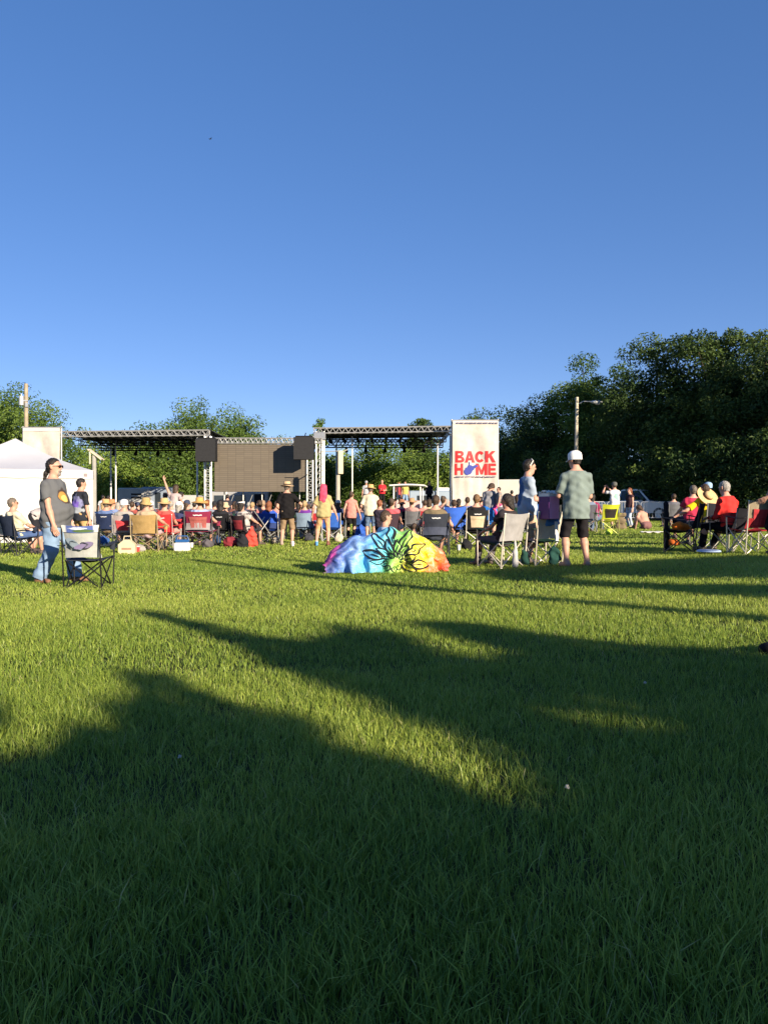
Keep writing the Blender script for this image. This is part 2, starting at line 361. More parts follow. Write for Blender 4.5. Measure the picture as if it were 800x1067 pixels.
def tree(label, x, y, h, rad, base=.2, n=5000, leaf=.26, kind='mid', seed=0, name='leafy_tree', squash=1.0, clumps=None, group=None, cat='tree', pointy=0.0, lean=0.0):
    r = np.random.default_rng(100+seed); z0 = float(gz(x))
    t = thing(name, label, cat, (x, y, z0), 0, group)
    hb = h*base; n = int(n*3.0); leaf *= .82; zc = (h+hb)/2; hz = (h-hb)/2
    nc = clumps or int(26+rad*10)
    d = r.normal(size=(nc, 3)); d /= np.linalg.norm(d, axis=1, keepdims=True); rr = (.45+.55*r.random(nc)**.6)
    lump = 1+.22*np.sin(d[:,0]*3.1+seed)*np.cos(d[:,1]*2.7+seed*2)+.12*r.normal(size=nc)
    CC = d*np.minimum(rr*lump, 1.04)[:, None]; ncore = max(4, nc//6); CC[:ncore] *= .45
    zz = CC[:, 2].copy(); wf = 1-pointy*np.clip((zz+1)/2, 0, 1)
    CC = CC*np.array([rad*squash, rad*squash, hz*.93])*np.stack([wf, wf, np.ones_like(wf)], 1)+np.array([0, 0, zc]); CC[:, 2] = np.clip(CC[:, 2], hb*.8+.3, h*.99)
    CC[:, 0] += lean*(CC[:, 2]/h)
    cr_ = (.20+.20*r.random(nc))*min(rad, hz*1.1); cr_[:ncore] *= 1.7; wgt = cr_**2; wgt /= wgt.sum()
    pick = r.choice(nc, n, p=wgt); u = r.normal(size=(n, 3)); u /= np.linalg.norm(u, axis=1, keepdims=True)
    L = CC[pick]+u*(cr_[pick]*(.3+.72*r.random(n)**.6))[:, None]*np.array([1, 1, .75]); L[:, 2] = np.maximum(L[:, 2], .15)
    V, Q = leaf_mesh(L, leaf, r, out=u)
    ct = r.random(nc); tint = np.clip(.02+.66*ct[pick]+.34*r.random(n)+r.normal()*.06, 0, 1)
    finish_leaves('crown', V, Q, LEAF[kind], t, tint)
    mb = MB(); tr_ = max(.09, h*.018); top = np.array([lean*.7, 0, h*.8])
    pts = [np.array([0, 0, -.1]), np.array([r.normal()*.06, r.normal()*.06, h*.2]), np.array([lean*.4+r.normal()*.15, r.normal()*.15, h*.5]), top]
    mb.path(pts, [tr_*1.35, tr_, tr_*.6, tr_*.15], 8)
    for k in np.argsort(-cr_)[:min(14, nc)]:
        e = CC[k]; s = np.array([0, 0, max(hb*.6, min(e[2]*.6, h*.6))]); mid = (s+e)/2+np.array([0, 0, -.1*rad])
        mb.path([s, mid, e], [tr_*.45, tr_*.25, tr_*.06], 5)
    mb.build('trunk', BARK, t, True)
    return t
# ---------------------------------------------------------------- trees seen beyond the stage and along the field's edge
def T(px, d, top, rad, label, **k): tree(label, wx(px, d), d, (wz(top, d)-float(gz(wx(px, d))))*1.045, rad, **k)
BG = 'trees behind the stage'
T(22, 82, 410, 5.4, 'tall mid green tree behind the weathered utility pole and white tent', seed=1, n=7000, leaf=.34, group=BG)
T(-38, 78, 412, 5.0, 'round tree at the frame edge beyond the white tent', seed=2, n=5000, leaf=.34, group=BG)
T(68, 74, 447, 3.6, 'low tree showing between the plain banner and the tall utility pole tree', seed=3, n=3500, leaf=.3, base=.05, group=BG)
T(108, 63, 466, 3.6, 'bright bushy tree under the stage roof nearest the tent', seed=4, n=4200, leaf=.26, base=.03, kind='lime', group=BG)
T(150, 66, 452, 4.0, 'bushy tree just beside the tallest tree behind the stage roof', seed=5, n=4600, leaf=.28, base=.03, group=BG)
T(190, 69, 427, 4.2, 'rounded tree rising over the stage roof beside its thin white corner post', seed=106, n=6000, leaf=.28, base=.04, group=BG)
T(222, 72, 421, 4.4, 'tallest tree behind the big screen with a rounded lobed crown', seed=7, n=6500, leaf=.28, base=.05, group=BG)
T(252, 71, 431, 3.4, 'sloping shoulder tree behind the top edge of the big screen', seed=8, n=4500, leaf=.28, base=.05, group=BG)
T(292, 76, 461, 3.6, 'low tree mostly hidden by the big screen', seed=9, n=2800, leaf=.3, base=.05, group=BG)
T(331, 68, 429, 1.25, 'thin pointed young tree sticking up beside the hanging speakers', seed=10, n=1500, leaf=.24, base=.1, pointy=.5, kind='lime', group=BG)
T(333, 60, 470, 2.6, 'leafy tree filling the gap beside the lattice mast', seed=33, n=3600, leaf=.25, base=.02, kind='mid', group=BG)
T(306, 63, 476, 3.0, 'leafy tree just showing between the big screen and the mast', seed=34, n=3000, leaf=.25, base=.02, kind='mid', group=BG)
T(350, 64, 468, 3.4, 'leafy tree behind the board on its wooden post', seed=11, n=4200, leaf=.25, base=.03, kind='lime', group=BG)
T(392, 62, 464, 3.7, 'bushy yellow green tree behind the musicians on stage', seed=12, n=5200, leaf=.25, base=.03, kind='lime', group=BG)
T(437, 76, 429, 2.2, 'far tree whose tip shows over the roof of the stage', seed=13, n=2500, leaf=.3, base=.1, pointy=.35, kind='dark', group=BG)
T(432, 61, 468, 3.6, 'bushy tree behind the stage beside the lettered banner', seed=14, n=5200, leaf=.25, base=.03, kind='mid', group=BG)
T(466, 60, 473, 3.0, 'lit leafy tree whose edge touches the lettered banner', seed=15, n=4000, leaf=.24, base=.03, kind='lime', group=BG)
RG = 'trees along the edge of the field'
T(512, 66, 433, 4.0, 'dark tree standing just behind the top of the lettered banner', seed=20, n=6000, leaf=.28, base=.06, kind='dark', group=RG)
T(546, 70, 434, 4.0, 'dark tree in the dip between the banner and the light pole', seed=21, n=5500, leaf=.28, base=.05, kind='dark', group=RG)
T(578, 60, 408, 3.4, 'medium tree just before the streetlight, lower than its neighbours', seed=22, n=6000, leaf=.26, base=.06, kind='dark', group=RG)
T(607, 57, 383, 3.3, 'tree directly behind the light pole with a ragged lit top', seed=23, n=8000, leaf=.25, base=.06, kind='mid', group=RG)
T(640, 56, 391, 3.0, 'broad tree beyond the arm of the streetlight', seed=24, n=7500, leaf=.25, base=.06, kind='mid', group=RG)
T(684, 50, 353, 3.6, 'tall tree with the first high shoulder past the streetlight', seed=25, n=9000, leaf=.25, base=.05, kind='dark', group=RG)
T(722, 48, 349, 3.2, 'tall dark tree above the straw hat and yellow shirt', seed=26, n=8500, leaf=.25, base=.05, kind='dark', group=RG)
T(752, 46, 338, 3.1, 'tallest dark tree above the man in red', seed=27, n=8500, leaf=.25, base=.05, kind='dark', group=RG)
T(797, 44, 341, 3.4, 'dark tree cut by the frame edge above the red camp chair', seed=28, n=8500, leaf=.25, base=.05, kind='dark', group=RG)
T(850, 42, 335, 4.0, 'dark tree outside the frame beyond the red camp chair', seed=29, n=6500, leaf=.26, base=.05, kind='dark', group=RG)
# dense undergrowth under them
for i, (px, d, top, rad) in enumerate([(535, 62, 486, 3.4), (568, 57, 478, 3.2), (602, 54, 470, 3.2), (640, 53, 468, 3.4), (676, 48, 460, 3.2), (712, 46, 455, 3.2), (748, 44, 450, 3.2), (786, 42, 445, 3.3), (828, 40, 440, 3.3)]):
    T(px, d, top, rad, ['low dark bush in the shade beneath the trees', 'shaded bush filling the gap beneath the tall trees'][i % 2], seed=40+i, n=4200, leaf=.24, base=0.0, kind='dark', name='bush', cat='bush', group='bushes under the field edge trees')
for i, px in enumerate(range(-60, 560, 36)):
    T(px, 84+3*math.sin(i*2.3), 492+9*math.sin(i*1.7), 4.2, ['far dense green thicket closing the field behind the stage', 'far bushy growth low behind the stage'][i % 2], seed=80+i, n=1500, leaf=.42, base=0.0, kind='mid', name='bush', cat='bush', group='thicket far behind the stage')
# tall trees beside the field, out of frame, that shade that edge
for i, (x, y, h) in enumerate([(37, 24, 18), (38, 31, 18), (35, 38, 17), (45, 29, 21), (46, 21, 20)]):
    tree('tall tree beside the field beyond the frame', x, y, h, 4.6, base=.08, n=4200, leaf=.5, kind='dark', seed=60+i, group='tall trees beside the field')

# ---------------------------------------------------------------- the trees behind the viewer whose shadows lie on the lawn
LIT_EDGE = [(-60,800),(0,793),(24,798),(37,781),(50,770),(75,768),(97,775),(112,768),(108,757),(95,748),(92,733),(115,732),(128,727),(118,712),(116,700),(135,700),(165,705),(200,722),(225,730),(262,738),(300,750),(340,768),(385,790),(430,806),(472,826),(530,850),(588,874),
 (572,848),(532,817),(488,788),(450,770),(400,752),(372,742),(350,727),(320,712),(285,697),(262,690),(250,684),(238,672),(215,663),(180,652),(150,643),(138,637),(165,640),(200,648),(235,655),(262,663),(285,667),(310,669),(335,664),(350,659),(327,654),(345,652),(380,656),(420,664),(450,677),(500,688),(578,702),
 (520,680),(480,670),(450,660),(425,653),(430,649),(470,649),(520,656),(570,664),(640,672),(720,678),(800,680),(1200,690),(1200,1400),(-600,1400),(-600,800)]
SHADE = [LIT_EDGE, [(-200,732),(8,733),(16,745),(8,757),(-200,765)],
 [(485,598),(520,593),(560,590),(620,588),(700,583),(800,578),(1200,575),(1200,628),(800,624),(740,622),(700,619),(640,614),(560,607),(520,605)],
 [(615,571),(690,573),(800,571),(1100,570),(1100,575),(800,576),(690,579),(615,576)]]
LIT = [[(585,599),(700,603),(830,605),(830,611),(700,610),(585,605)], [(546,731),(575,731),(614,742),(653,756),(688,772),(669,779),(629,771),(585,757)]]
def inpoly(px, py, poly):
    c = np.zeros(px.shape, bool); j = len(poly)-1
    for i in range(len(poly)):
        (xi, yi), (xj, yj) = poly[i], poly[j]
        if yi != yj: c ^= ((yi > py) != (yj > py)) & (px < (xj-xi)*(py-yi)/(yj-yi)+xi)
        j = i
    return c
def shaded(gx_, gy_):
    d = np.maximum(gy_, .3); px = CX+gx_/d*F_PX; py = HOR+(CAM_H-gz(gx_))/d*F_PX
    s = np.zeros(gx_.shape, bool)
    for p in SHADE: s |= inpoly(px, py, p)
    for p in LIT: s &= ~inpoly(px, py, p)
    return np.where(gy_ < 1.6, True, s)
SH = np.array([math.sin(SUN_AZ), math.cos(SUN_AZ)]); SP = np.array([SH[1], -SH[0]]); TE = math.tan(SUN_EL)
def shade_trees(D=13.0, N=260000):
    r = np.random.default_rng(5)
    l = r.uniform(-13, 17, N); z = r.uniform(1.2, 12.5, N); jit = r.normal(0, .8, N)
    s = (D-z/TE)
    g0 = s[:, None]*SH+l[:, None]*SP               # ground point that this part of the crown shades
    lf = np.full(N, .2)
    z2 = z-.0
    g = g0; ok = shaded(g[:, 0], g[:, 1])
    inner = ok.copy()
    for a, b in ((.25,0),(-.25,0),(0,.5),(0,-.5)): inner &= shaded(g[:, 0]+a, g[:, 1]+b)
    size = np.where(inner, .36, .18)
    keep = ok & (inner | (r.random(N) < .9))
    # move along the sun's ray so the crown has depth
    P = np.stack([g[:,0]+SH[0]*(z/TE), g[:,1]+SH[1]*(z/TE), z], 1)+jit[:, None]*np.array([SH[0], SH[1], TE])
    zg = gz(g[:, 0]); P[:, 2] += zg
    P, size, l = P[keep], size[keep], l[keep]
    edges = np.array([-13, -8, -3.5, 1, 5, 9, 13, 17.0])
    for i in range(len(edges)-1):
        kk = (l >= edges[i]) & (l < edges[i+1])
        if kk.sum() < 50: continue
        lc = (edges[i]+edges[i+1])/2; bx, by = SH*D+SP*lc; zg = float(gz(bx))
        t = thing('leafy_tree', 'tree behind the viewer that shades the near grass', 'tree', (bx, by, zg), 0, 'trees behind the viewer')
        C = P[kk]-np.array([bx, by, zg]); rr = np.random.default_rng(i); V, Q = leaf_mesh(C, 1.0, rr)
        Vc = np.repeat(C, 4, 0); V = Vc+(V-Vc)*np.repeat(size[kk], 4)[:, None]
        finish_leaves('crown', V, Q, LEAF['mid'], t, rr.random(len(C)))
        mb = MB(); top = np.percentile(C[:, 2], 92)
        mb.path([(0,0,-.1), (.1,.05,top*.3), (-.05,.1,top*.6), (0,0,top*.85)], [.24,.17,.1,.03], 8)
        for j in range(8):
            e = C[rr.integers(len(C))]*np.array([.8,.8,.95]); e = e if e[2] > 2 else e+np.array([0,0,1.5]); e[2] = min(e[2], top*.9); mb.path([(0,0,min(e[2]*.6, top*.6)), e*np.array([.5,.5,.82]), e], [.08,.05,.015], 5)
        mb.build('trunk', BARK, t, True)
shade_trees()
# ================================================================ people
def ik(a, t, l1, l2, pole):
    a, t, pole = [np.asarray(q, float) for q in (a, t, pole)]
    v = t-a; L = np.linalg.norm(v); n = v/(L+1e-9); L2 = min(L, (l1+l2)*.998)
    c = (l1*l1+L2*L2-l2*l2)/(2*L2); hgt = math.sqrt(max(l1*l1-c*c, 0)); p = pole-(pole @ n)*n; p /= np.linalg.norm(p)+1e-9
    return a+n*c+p*hgt, a+n*L2
def nrm(v): v = np.asarray(v, float); return v/(np.linalg.norm(v)+1e-9)
def vec(*a): return np.array(a, float)
def hand_prims(W, D, N, side, s, curl=.35):
    """palm, four unequal bent fingers, and a thumb leaving the side of the palm"""
    D, N = nrm(D), np.asarray(N, float); N = nrm(N-(N @ D)*D); Lt = np.cross(D, N)*side
    P = [cap(W-D*.02*s, W+D*.02*s, .024*s, .023*s, Lt, 1.25, .02), cap(W+D*.03*s, W+D*.075*s, .016*s, .0145*s, Lt, 2.5, .015)]
    for k, ln in enumerate((.072, .082, .076, .058)):
        o = Lt*(.031-.0205*k)*s; b = W+D*.088*s+o
        d1 = D*math.cos(curl)+N*math.sin(curl)+Lt*(.09-.06*k); d2 = D*math.cos(curl*2.4)+N*math.sin(curl*2.4)
        m = b+d1*ln*.5*s; e = m+d2*ln*.5*s; P += [cap(b-D*.015*s, m, .0100*s, .0092*s, bl=.004), cap(m, e, .0092*s, .0078*s, bl=.004)]
    b = W+D*.028*s+Lt*.026*s; d = nrm(D*.62+Lt*.68+N*.35); m = b+d*.045*s; e = m+nrm(D*.9+Lt*.15+N*.4)*.034*s
    return P+[cap(b, m, .0135*s, .011*s, bl=.012), cap(m, e, .011*s, .009*s, bl=.005)]
HAIR = dict(brown=(.055,.032,.018), dark=(.018,.013,.010), grey=(.30,.28,.25), blond=(.36,.25,.12), red=(.20,.065,.025), greybrown=(.14,.11,.085))
def person(px, d, face, label, H=1.75, pose='stand', girth=1.0, fem=False, hair='brown', cut='short', shirt=(.3,.3,.3), sleeve=.55, long_hem=0.0, print_=None,
           pants=('trousers', (.05,.05,.06)), shoes=(.08,.06,.05), hat=None, lean=0.0, side_lean=0.0, head=(0,0), hands=None, feet=None, poles=None, glasses=None, belly=0.0, skin=0, group=None,
           x=None, y=None, z=None, fine=None, seat=.46, extra=None, curl=.35, no_shirt=False, beard=None, name='person', pz=None, pelvis_x=0.0):
    s = H/1.78; X = wx(px, d) if x is None else x; Y = d if y is None else y; Z = float(gz(X)) if z is None else z
    t = thing(name, label, 'person', (X, Y, Z), R(face), group)
    vb = fine or (.013 if d < 16 else .017 if d < 24 else .022 if d < 35 else .028)
    F, L, UZ = vec(1,0,0), vec(0,1,0), vec(0,0,1)
    sit = pose == 'sit'; floor = pose == 'floor'
    legL1, legL2 = .43*s, .42*s
    pzv = pz if pz is not None else (seat+.07 if sit else .11*s if floor else .915*s)
    P = vec(pelvis_x, 0, pzv)
    if sit and not lean: lean = -14
    le, sd = R(lean), R(side_lean)
    U = nrm(vec(math.sin(le), math.sin(sd), math.cos(le))); Fv = nrm(F-(F @ U)*U); Lv = np.cross(U, Fv)
    SC = P+U*.50*s; NB = P+U*.545*s+Fv*.005
    yaw, pit = R(head[0]), R(head[1])            # yaw + turns to the person's left, pitch + looks down
    hf = nrm(Fv*math.cos(yaw)+Lv*math.sin(yaw)) if True else Fv
    up = nrm(U*.5+UZ*.5) if not floor else nrm(U*.6+UZ*.4)
    hf = nrm(hf-(hf @ up)*up); HF = nrm(hf*math.cos(pit)-up*math.sin(pit)); HU = nrm(up*math.cos(pit)+hf*math.sin(pit)); HL = np.cross(HU, HF)
    HC = NB+up*.075*s+HU*.105*s+HF*.026*s
    sw = (.165 if fem else .185)*s*(1+.35*(girth-1)); hw = .088*s*(1+.3*(girth-1))
    g = girth
    # limbs
    arms, legs = [], []
    if hands is None: hands = ((.10,.02,0),)*2 if False else None
    for i, sg in enumerate((1, -1)):                 # left, right
        S = SC+Lv*sg*sw-U*.042*s
        if hands is not None and hands[i] is not None: tgt = vec(*hands[i])*vec(1, 1, 1)
        elif sit: tgt = vec(P[0]+.34*s, sg*.20*s, P[2]+.13*s)
        else: tgt = S+vec(.06, sg*.08, -.56*s)
        pl = vec(-1, sg*.35, -.3) if poles is None or poles[i] is None else vec(*poles[i])
        E, W = ik(S, tgt, .30*s, .265*s, pl); arms.append((S, E, W, sg))
        h = P+Lv*sg*hw-U*.02*s
        if feet is not None and feet[i] is not None: ft = vec(*feet[i])
        elif sit: ft = vec(P[0]+.52*s, sg*.16*s, .09*s)
        elif floor: ft = vec(P[0]+.45*s, sg*.22*s, .10*s)
        else: ft = vec(-.02, sg*.11*s, .085*s)
        kp = vec(1, sg*.12, .25) if not (sit or floor) else vec(.3, sg*.25, 1)
        K, A = ik(h, ft, legL1, legL2, kp); legs.append((h, K, A, sg))
    # ---- bare body
    B = [cap(P-Lv*.055*s, P+Lv*.055*s, .112*s*g, bl=.05), cap(P, P+U*.16*s, .122*s*g, .112*s*g, Lv, 1.28, .06),
         cap(P+U*.12*s+Fv*(.01+belly), P+U*.22*s+Fv*(.01+belly*.8), (.108+belly*.5)*s*g, .105*s*g, Lv, 1.2, .07),
         cap(P+U*.25*s, P+U*.42*s, .112*s*g, .108*s*g, Lv, 1.4 if not fem else 1.25, .06),
         cap(SC-Lv*sw*.55-U*.022*s, SC+Lv*sw*.55-U*.022*s, .060*s, bl=.05), cap(SC+U*.0*s, NB+U*.035*s, .088*s, .058*s, Lv, 1.25, .06), cap(NB-U*.02*s, HC-HU*.05*s, .057*s, .054*s, bl=.03)]
    B += [cap(SC+Lv*q*sw*.30+U*.012*s, SC+Lv*q*sw*.96-U*.040*s, .058*s, .050*s, bl=.04) for q in (1,-1)]
    if fem: B += [cap(P+U*.36*s+Fv*.075*s+Lv*q*.07*s, P+U*.37*s+Fv*.08*s+Lv*q*.07*s, .062*s*g, bl=.04) for q in (1,-1)]
    headp = [cap(HC+HU*.035*s-HF*.012*s, HC+HU*.03*s-HF*.02*s, .090*s, .088*s, HL, .87, .03), cap(HC+HU*.0*s+HF*.012*s, HC-HU*.055*s+HF*.022*s, .078*s, .058*s, HL, .88, .03), cap(HC-HU*.088*s+HF*.048*s, HC-HU*.09*s+HF*.05*s, .032*s, bl=.03),
             cap(HC+HU*.012*s+HF*.088*s, HC-HU*.022*s+HF*.100*s, .009*s, .014*s, bl=.014), cap(HC+HU*.03*s+HF*.076*s-HL*.03*s, HC+HU*.03*s+HF*.076*s+HL*.03*s, .015*s, bl=.02),
             cap(HC-HU*.052*s+HF*.078*s-HL*.018*s, HC-HU*.052*s+HF*.078*s+HL*.018*s, .011*s, bl=.012)]
    headp += [cap(HC+HL*q*.078*s-HF*.008*s-HU*.018*s, HC+HL*q*.083*s-HF*.014*s+HU*.022*s, .012*s, .016*s, HF, 1.3, .008) for q in (1,-1)]
    B += headp; limb = []
    for S, E, W, sg in arms:
        limb += [cap(S, S+(E-S)*.35, .053*s*g**.5, .048*s*g**.5, bl=.03), cap(S+(E-S)*.3, E, .048*s*g**.5, .037*s, bl=.02), cap(E, E+(W-E)*.3, .037*s, .040*s*g**.4, bl=.02), cap(E+(W-E)*.3, W, .040*s*g**.4, .026*s, bl=.02)]
    for h, K, A, sg in legs:
        bk = nrm(np.cross(np.cross(A-K, K-h), A-K)) if np.linalg.norm(np.cross(A-K, K-h)) > 1e-4 else -F
        limb += [cap(h, K, .088*s*g**.7, .055*s, bl=.04), cap(K, K+(A-K)*.3-F*.012*s, .052*s, .057*s*g**.4, bl=.03), cap(K+(A-K)*.3-F*.012*s, A, .057*s*g**.4, .036*s, bl=.03)]
        toe = A+nrm(vec(1, sg*.22, 0))*.15*s; toe[2] = A[2]-.055*s; limb += [cap(A-vec(.03*s,0,.045*s), toe, .036*s, .028*s, bl=.03)]
    parts = [snet(B+limb, vb)]
    hv = .008 if d < 16 else .011 if d < 24 else .014
    rr = .17*s
    parts.append(snet(headp+[cap(NB+up*.05*s, HC-HU*.05*s, .057*s, .054*s, bl=.03)], hv))
    if d < 27:
        for S, E, W, sg in arms:
            D = nrm(W-E); inn = -Lv*sg if not sit else vec(0,-sg*.3,-1)
            parts.append(snet(hand_prims(W, D, inn, sg, s*1.02, curl), .006 if d < 16 else .0075))
    else:
        for S, E, W, sg in arms:
            D = nrm(W-E); parts.append(snet(hand_prims(W, D, -Lv*sg, sg, s*1.05, curl), .009))
    link_mesh('body', *merge(parts), SKIN(skin), t)
    # ---- shirt
    if not no_shirt:
        o = .016*s; fl = .012
        tor = [cap(p['a'], p['b'], p['ra']+o, p['rb']+o, p['u'], p['k'], p['bl']) for p in B[:6]+B[7:9]]
        if fem: tor += [cap(p['a'], p['b'], p['ra']+o, p['rb']+o, p['u'], p['k'], p['bl']) for p in B[9:11]]
        hem = P-U*(.03+long_hem)*s if not (sit or floor) else P-U*.02*s
        if not (sit or floor): tor += [cap(P+U*.18*s, hem-U*.05, .118*s*g+o, .126*s*g+o+fl, Lv, 1.27, .05)]
        for S, E, W, sg in arms:
            if sleeve <= 0: continue
            if sleeve <= 1: e = S+(E-S)*sleeve; tor.append(cap(S, e, .058*s*g**.5, .066*s*g**.5 if sleeve < .9 else .052*s, bl=.035, flat=True))
            else: tor += [cap(S, E, .062*s*g**.5, .050*s, bl=.03), cap(E, E+(W-E)*(sleeve-1), .050*s, .038*s, bl=.02, flat=True)]
        pl = [(hem, -U), (NB+U*.012*s-Fv*.0, nrm(U*.9-Fv*.0))]
        V, Q = snet(tor, vb, pl, .0075 if d < 24 else .005, seed=int(abs(px)))
        sm = shirt if not isinstance(shirt, tuple) else cloth(shirt)
        link_mesh('shirt', V, Q, sm, t)
    # ---- legwear
    kind, pc = pants; pm = pc if not isinstance(pc, tuple) else cloth(pc)
    if kind:
        o = .014*s; leg = [cap(p['a'], p['b'], p['ra']+o*.8, p['rb']+o*.8, p['u'], p['k'], p['bl']) for p in B[:2]]; pl = [(P+U*.10*s, U)]
        for h, K, A, sg in legs:
            if kind == 'shorts': leg += [cap(h, K, .098*s*g**.7, .078*s, bl=.04), cap(K-(K-h)*.1, K+(A-K)*.06, .079*s, .080*s, bl=.02, flat=True)]
            elif kind == 'capri': leg += [cap(h, K, .094*s*g**.7, .062*s, bl=.03), cap(K, K+(A-K)*.4, .062*s, .062*s, bl=.02, flat=True)]
            elif kind == 'skirt': leg += [cap(h, h+(K-h)*.85, .12*s, .12*s, bl=.12, flat=True)]
            else: leg += [cap(h, K, (.098 if kind == 'trousers' else .116)*s*g**.7, (.070 if kind == 'trousers' else .095)*s, bl=.03), cap(K, K+(A-K)*1.03, (.070 if kind == 'trousers' else .095)*s, .062*s if kind == 'trousers' else .096*s, bl=.02, flat=True)]
        V, Q = snet(leg, vb, pl, .0065, seed=int(abs(px))+5)
        link_mesh({'shorts': 'shorts', 'capri': 'leggings', 'skirt': 'skirt'}.get(kind, 'trousers'), V, Q, pm, t)
    # ---- shoes
    if shoes is not None:
        for h, K, A, sg in legs:
            dr = nrm(vec(1, sg*.22, 0)); toe = A+dr*.155*s; toe[2] = A[2]-.05*s
            V, Q = snet([cap(A-vec(0,0,.035*s)-dr*.035*s, toe, .045*s, .036*s, bl=.03), cap(A+UZ*.015*s, A-UZ*.03*s, .047*s, .045*s, bl=.03)], .009 if d < 16 else .014, [(A-vec(0,0,.083*s), -UZ)])
            link_mesh('shoe', V, Q, mat('shoe', shoes, .6, 0, .1), t)
    # ---- hair
    if cut:
        hp = [cap(HC+HU*.042*s-HF*.016*s, HC+HU*.036*s-HF*.026*s, (.089 if hat and hat[0] in ('cap', 'straw', 'bucket', 'sun') else .097)*s, (.088 if hat and hat[0] in ('cap', 'straw', 'bucket', 'sun') else .096)*s, HL, .88, .03)]
        if cut == 'pony': hp.append(cap(HC-HF*.03*s, HC-HU*.03*s-HF*.035*s, .078*s, .066*s, HL, .95, .03))
        elif cut != 'bald': hp.append(cap(HC+HU*.0*s-HF*.035*s, HC-HU*.045*s-HF*.04*s, .078*s, .062*s, HL, .95, .03))
        cut_pl = [(HC+HF*(.015 if cut == 'pony' else .045)*s+HU*.03*s, nrm(HF-HU*.75))]
        if cut == 'short': cut_pl.append((HC-HU*.075*s, -HU))
        if cut in ('long', 'pony', 'bob'):
            bot = HC-HU*(.13 if cut == 'bob' else .16)*s-HF*.05*s
            if cut == 'pony': hp += [cap(HC-HF*.09*s-HU*.01*s, HC-HF*.125*s-HU*.08*s, .026*s, .030*s, bl=.02), cap(HC-HF*.125*s-HU*.08*s, NB-Fv*.155*s-U*.06*s, .030*s, .012*s, bl=.02)]
            else:
                hp += [cap(HC-HF*.03*s+HU*.02*s, bot, .088*s, .085*s, HL, 1.08, .04)]
                if cut == 'long': hp += [cap(bot, NB-Fv*.115*s-U*.16*s, .08*s, .05*s, HL, 1.3, .04)]
        if cut == 'bun': hp.append(cap(HC+HU*.10*s-HF*.06*s, HC+HU*.105*s-HF*.07*s, .05*s, bl=.02))
        V, Q = snet(hp, hv, cut_pl, .0042, seed=int(abs(px)), wf=6.5 if hv < .01 else 4.0)
        link_mesh('hair', V, Q, mat('hair', HAIR.get(hair, hair if isinstance(hair, tuple) else (.05,.03,.02)), .5, 0, .35, 30, .6, 90, .4), t)
    M = np.stack([HF, HL, HU], 1)
    if beard:
        V, Q = snet([cap(HC-HU*.085*s+HF*.05*s, HC-HU*.095*s+HF*.055*s, .037*s, bl=.02), cap(HC-HU*.058*s+HF*.083*s-HL*.025*s, HC-HU*.058*s+HF*.083*s+HL*.025*s, .013*s, bl=.02)], .007)
        link_mesh('beard', V, Q, mat('hair', beard, .8, 0, .3, 40), t)
    if d < 20 or abs(((face+180) % 360)-180) < 60:
        mb = MB()
        for q in (1, -1): MB().ball(HC+HF*.083*s+HL*q*.032*s+HU*.008*s, .0095*s, 8).build('eye', mat('eye', (.03,.022,.018), .2), t, True)
    if glasses:
        mb = MB(); c0 = HC+HU*(.010 if glasses == 'on' else .125)*s+HF*(.100 if glasses == 'on' else .035)*s
        if glasses == 'on':
            for q in (1, -1):
                mb.rbox(c0+HL*q*.034*s, (.008*s, .052*s, .036*s), .003, M); mb.tube(c0+HL*q*.062*s+HU*.008*s, HC+HL*q*.084*s+HU*.012*s-HF*.01*s, .004*s)
            mb.tube(c0-HL*.02*s, c0+HL*.02*s, .004*s); gm = mat('dark_lens', (.02,.012,.01), .12, 0, .05, spec=.6)
        else:
            pts = [HC+HL*q*.092*s+HU*(.02+.085*k)*s-HF*(.015-.04*k)*s for q, k in ((1,0),(1,.6),(1,1.0))]; pts += [HC+HU*.14*s+HF*.02*s]+[HC+HL*-.092*s+HU*(.02+.085*k)*s-HF*(.015-.04*k)*s for k in (1.0,.6,0)]
            mb.path(pts, .010*s, 6); gm = mat('white_frame', (.75,.70,.62), .3)
        mb.build('sunglasses', gm, t, True)
    # ---- hats
    if hat:
        hk, hc = hat[0], hat[1]; band = hat[2] if len(hat) > 2 else None; top = HC+HU*.055*s-HF*.012*s
        if hk in ('straw', 'bucket', 'sun'):
            br = {'straw': .185, 'bucket': .15, 'sun': .24}[hk]*s; dr = {'straw': .018, 'bucket': .055, 'sun': .03}[hk]*s
            hm = mat('straw' if hk != 'bucket' else 'fabric', hc, .8, 0, .22, 30, .5, 120, .2)
            prof = [(br, -dr), (br*.8, -dr*.35), (.108*s, 0), (.104*s, .03*s), (.098*s, .085*s), (.082*s, .105*s), (.04*s, .098*s), (.001, .092*s)]
            inner = [(r_*.97, z_-.006) for r_, z_ in prof][::-1]
            mb = MB(); mb.lathe(prof+inner, 22, M, top)
            for k in range(len(mb.v)):                     # a slightly uneven brim
                v = np.array(mb.v[k])-top; u_, w_ = v @ HF, v @ HL; rad_ = math.hypot(u_, w_)
                if rad_ > .12*s: mb.v[k] = tuple(np.array(mb.v[k])+HU*(.016*s*math.cos(2*math.atan2(w_, u_)+1)*(rad_/br)))
            ho = mb.build('hat', hm, t, True)
            if band: MB().lathe([(.1085*s, .004*s), (.1075*s, .034*s), (.1055*s, .034*s), (.1065*s, .004*s), (.1085*s, .004*s)], 22, M, top).build('hat_band', cloth(band), ho, True)
        elif hk in ('cap', 'cap_back'):
            sg = 1 if hk == 'cap' else -1
            mb = MB(); prof = [(.1005*s, -.045*s), (.102*s, .02*s), (.094*s, .06*s), (.06*s, .092*s), (.02*s, .102*s), (.001, .103*s)]
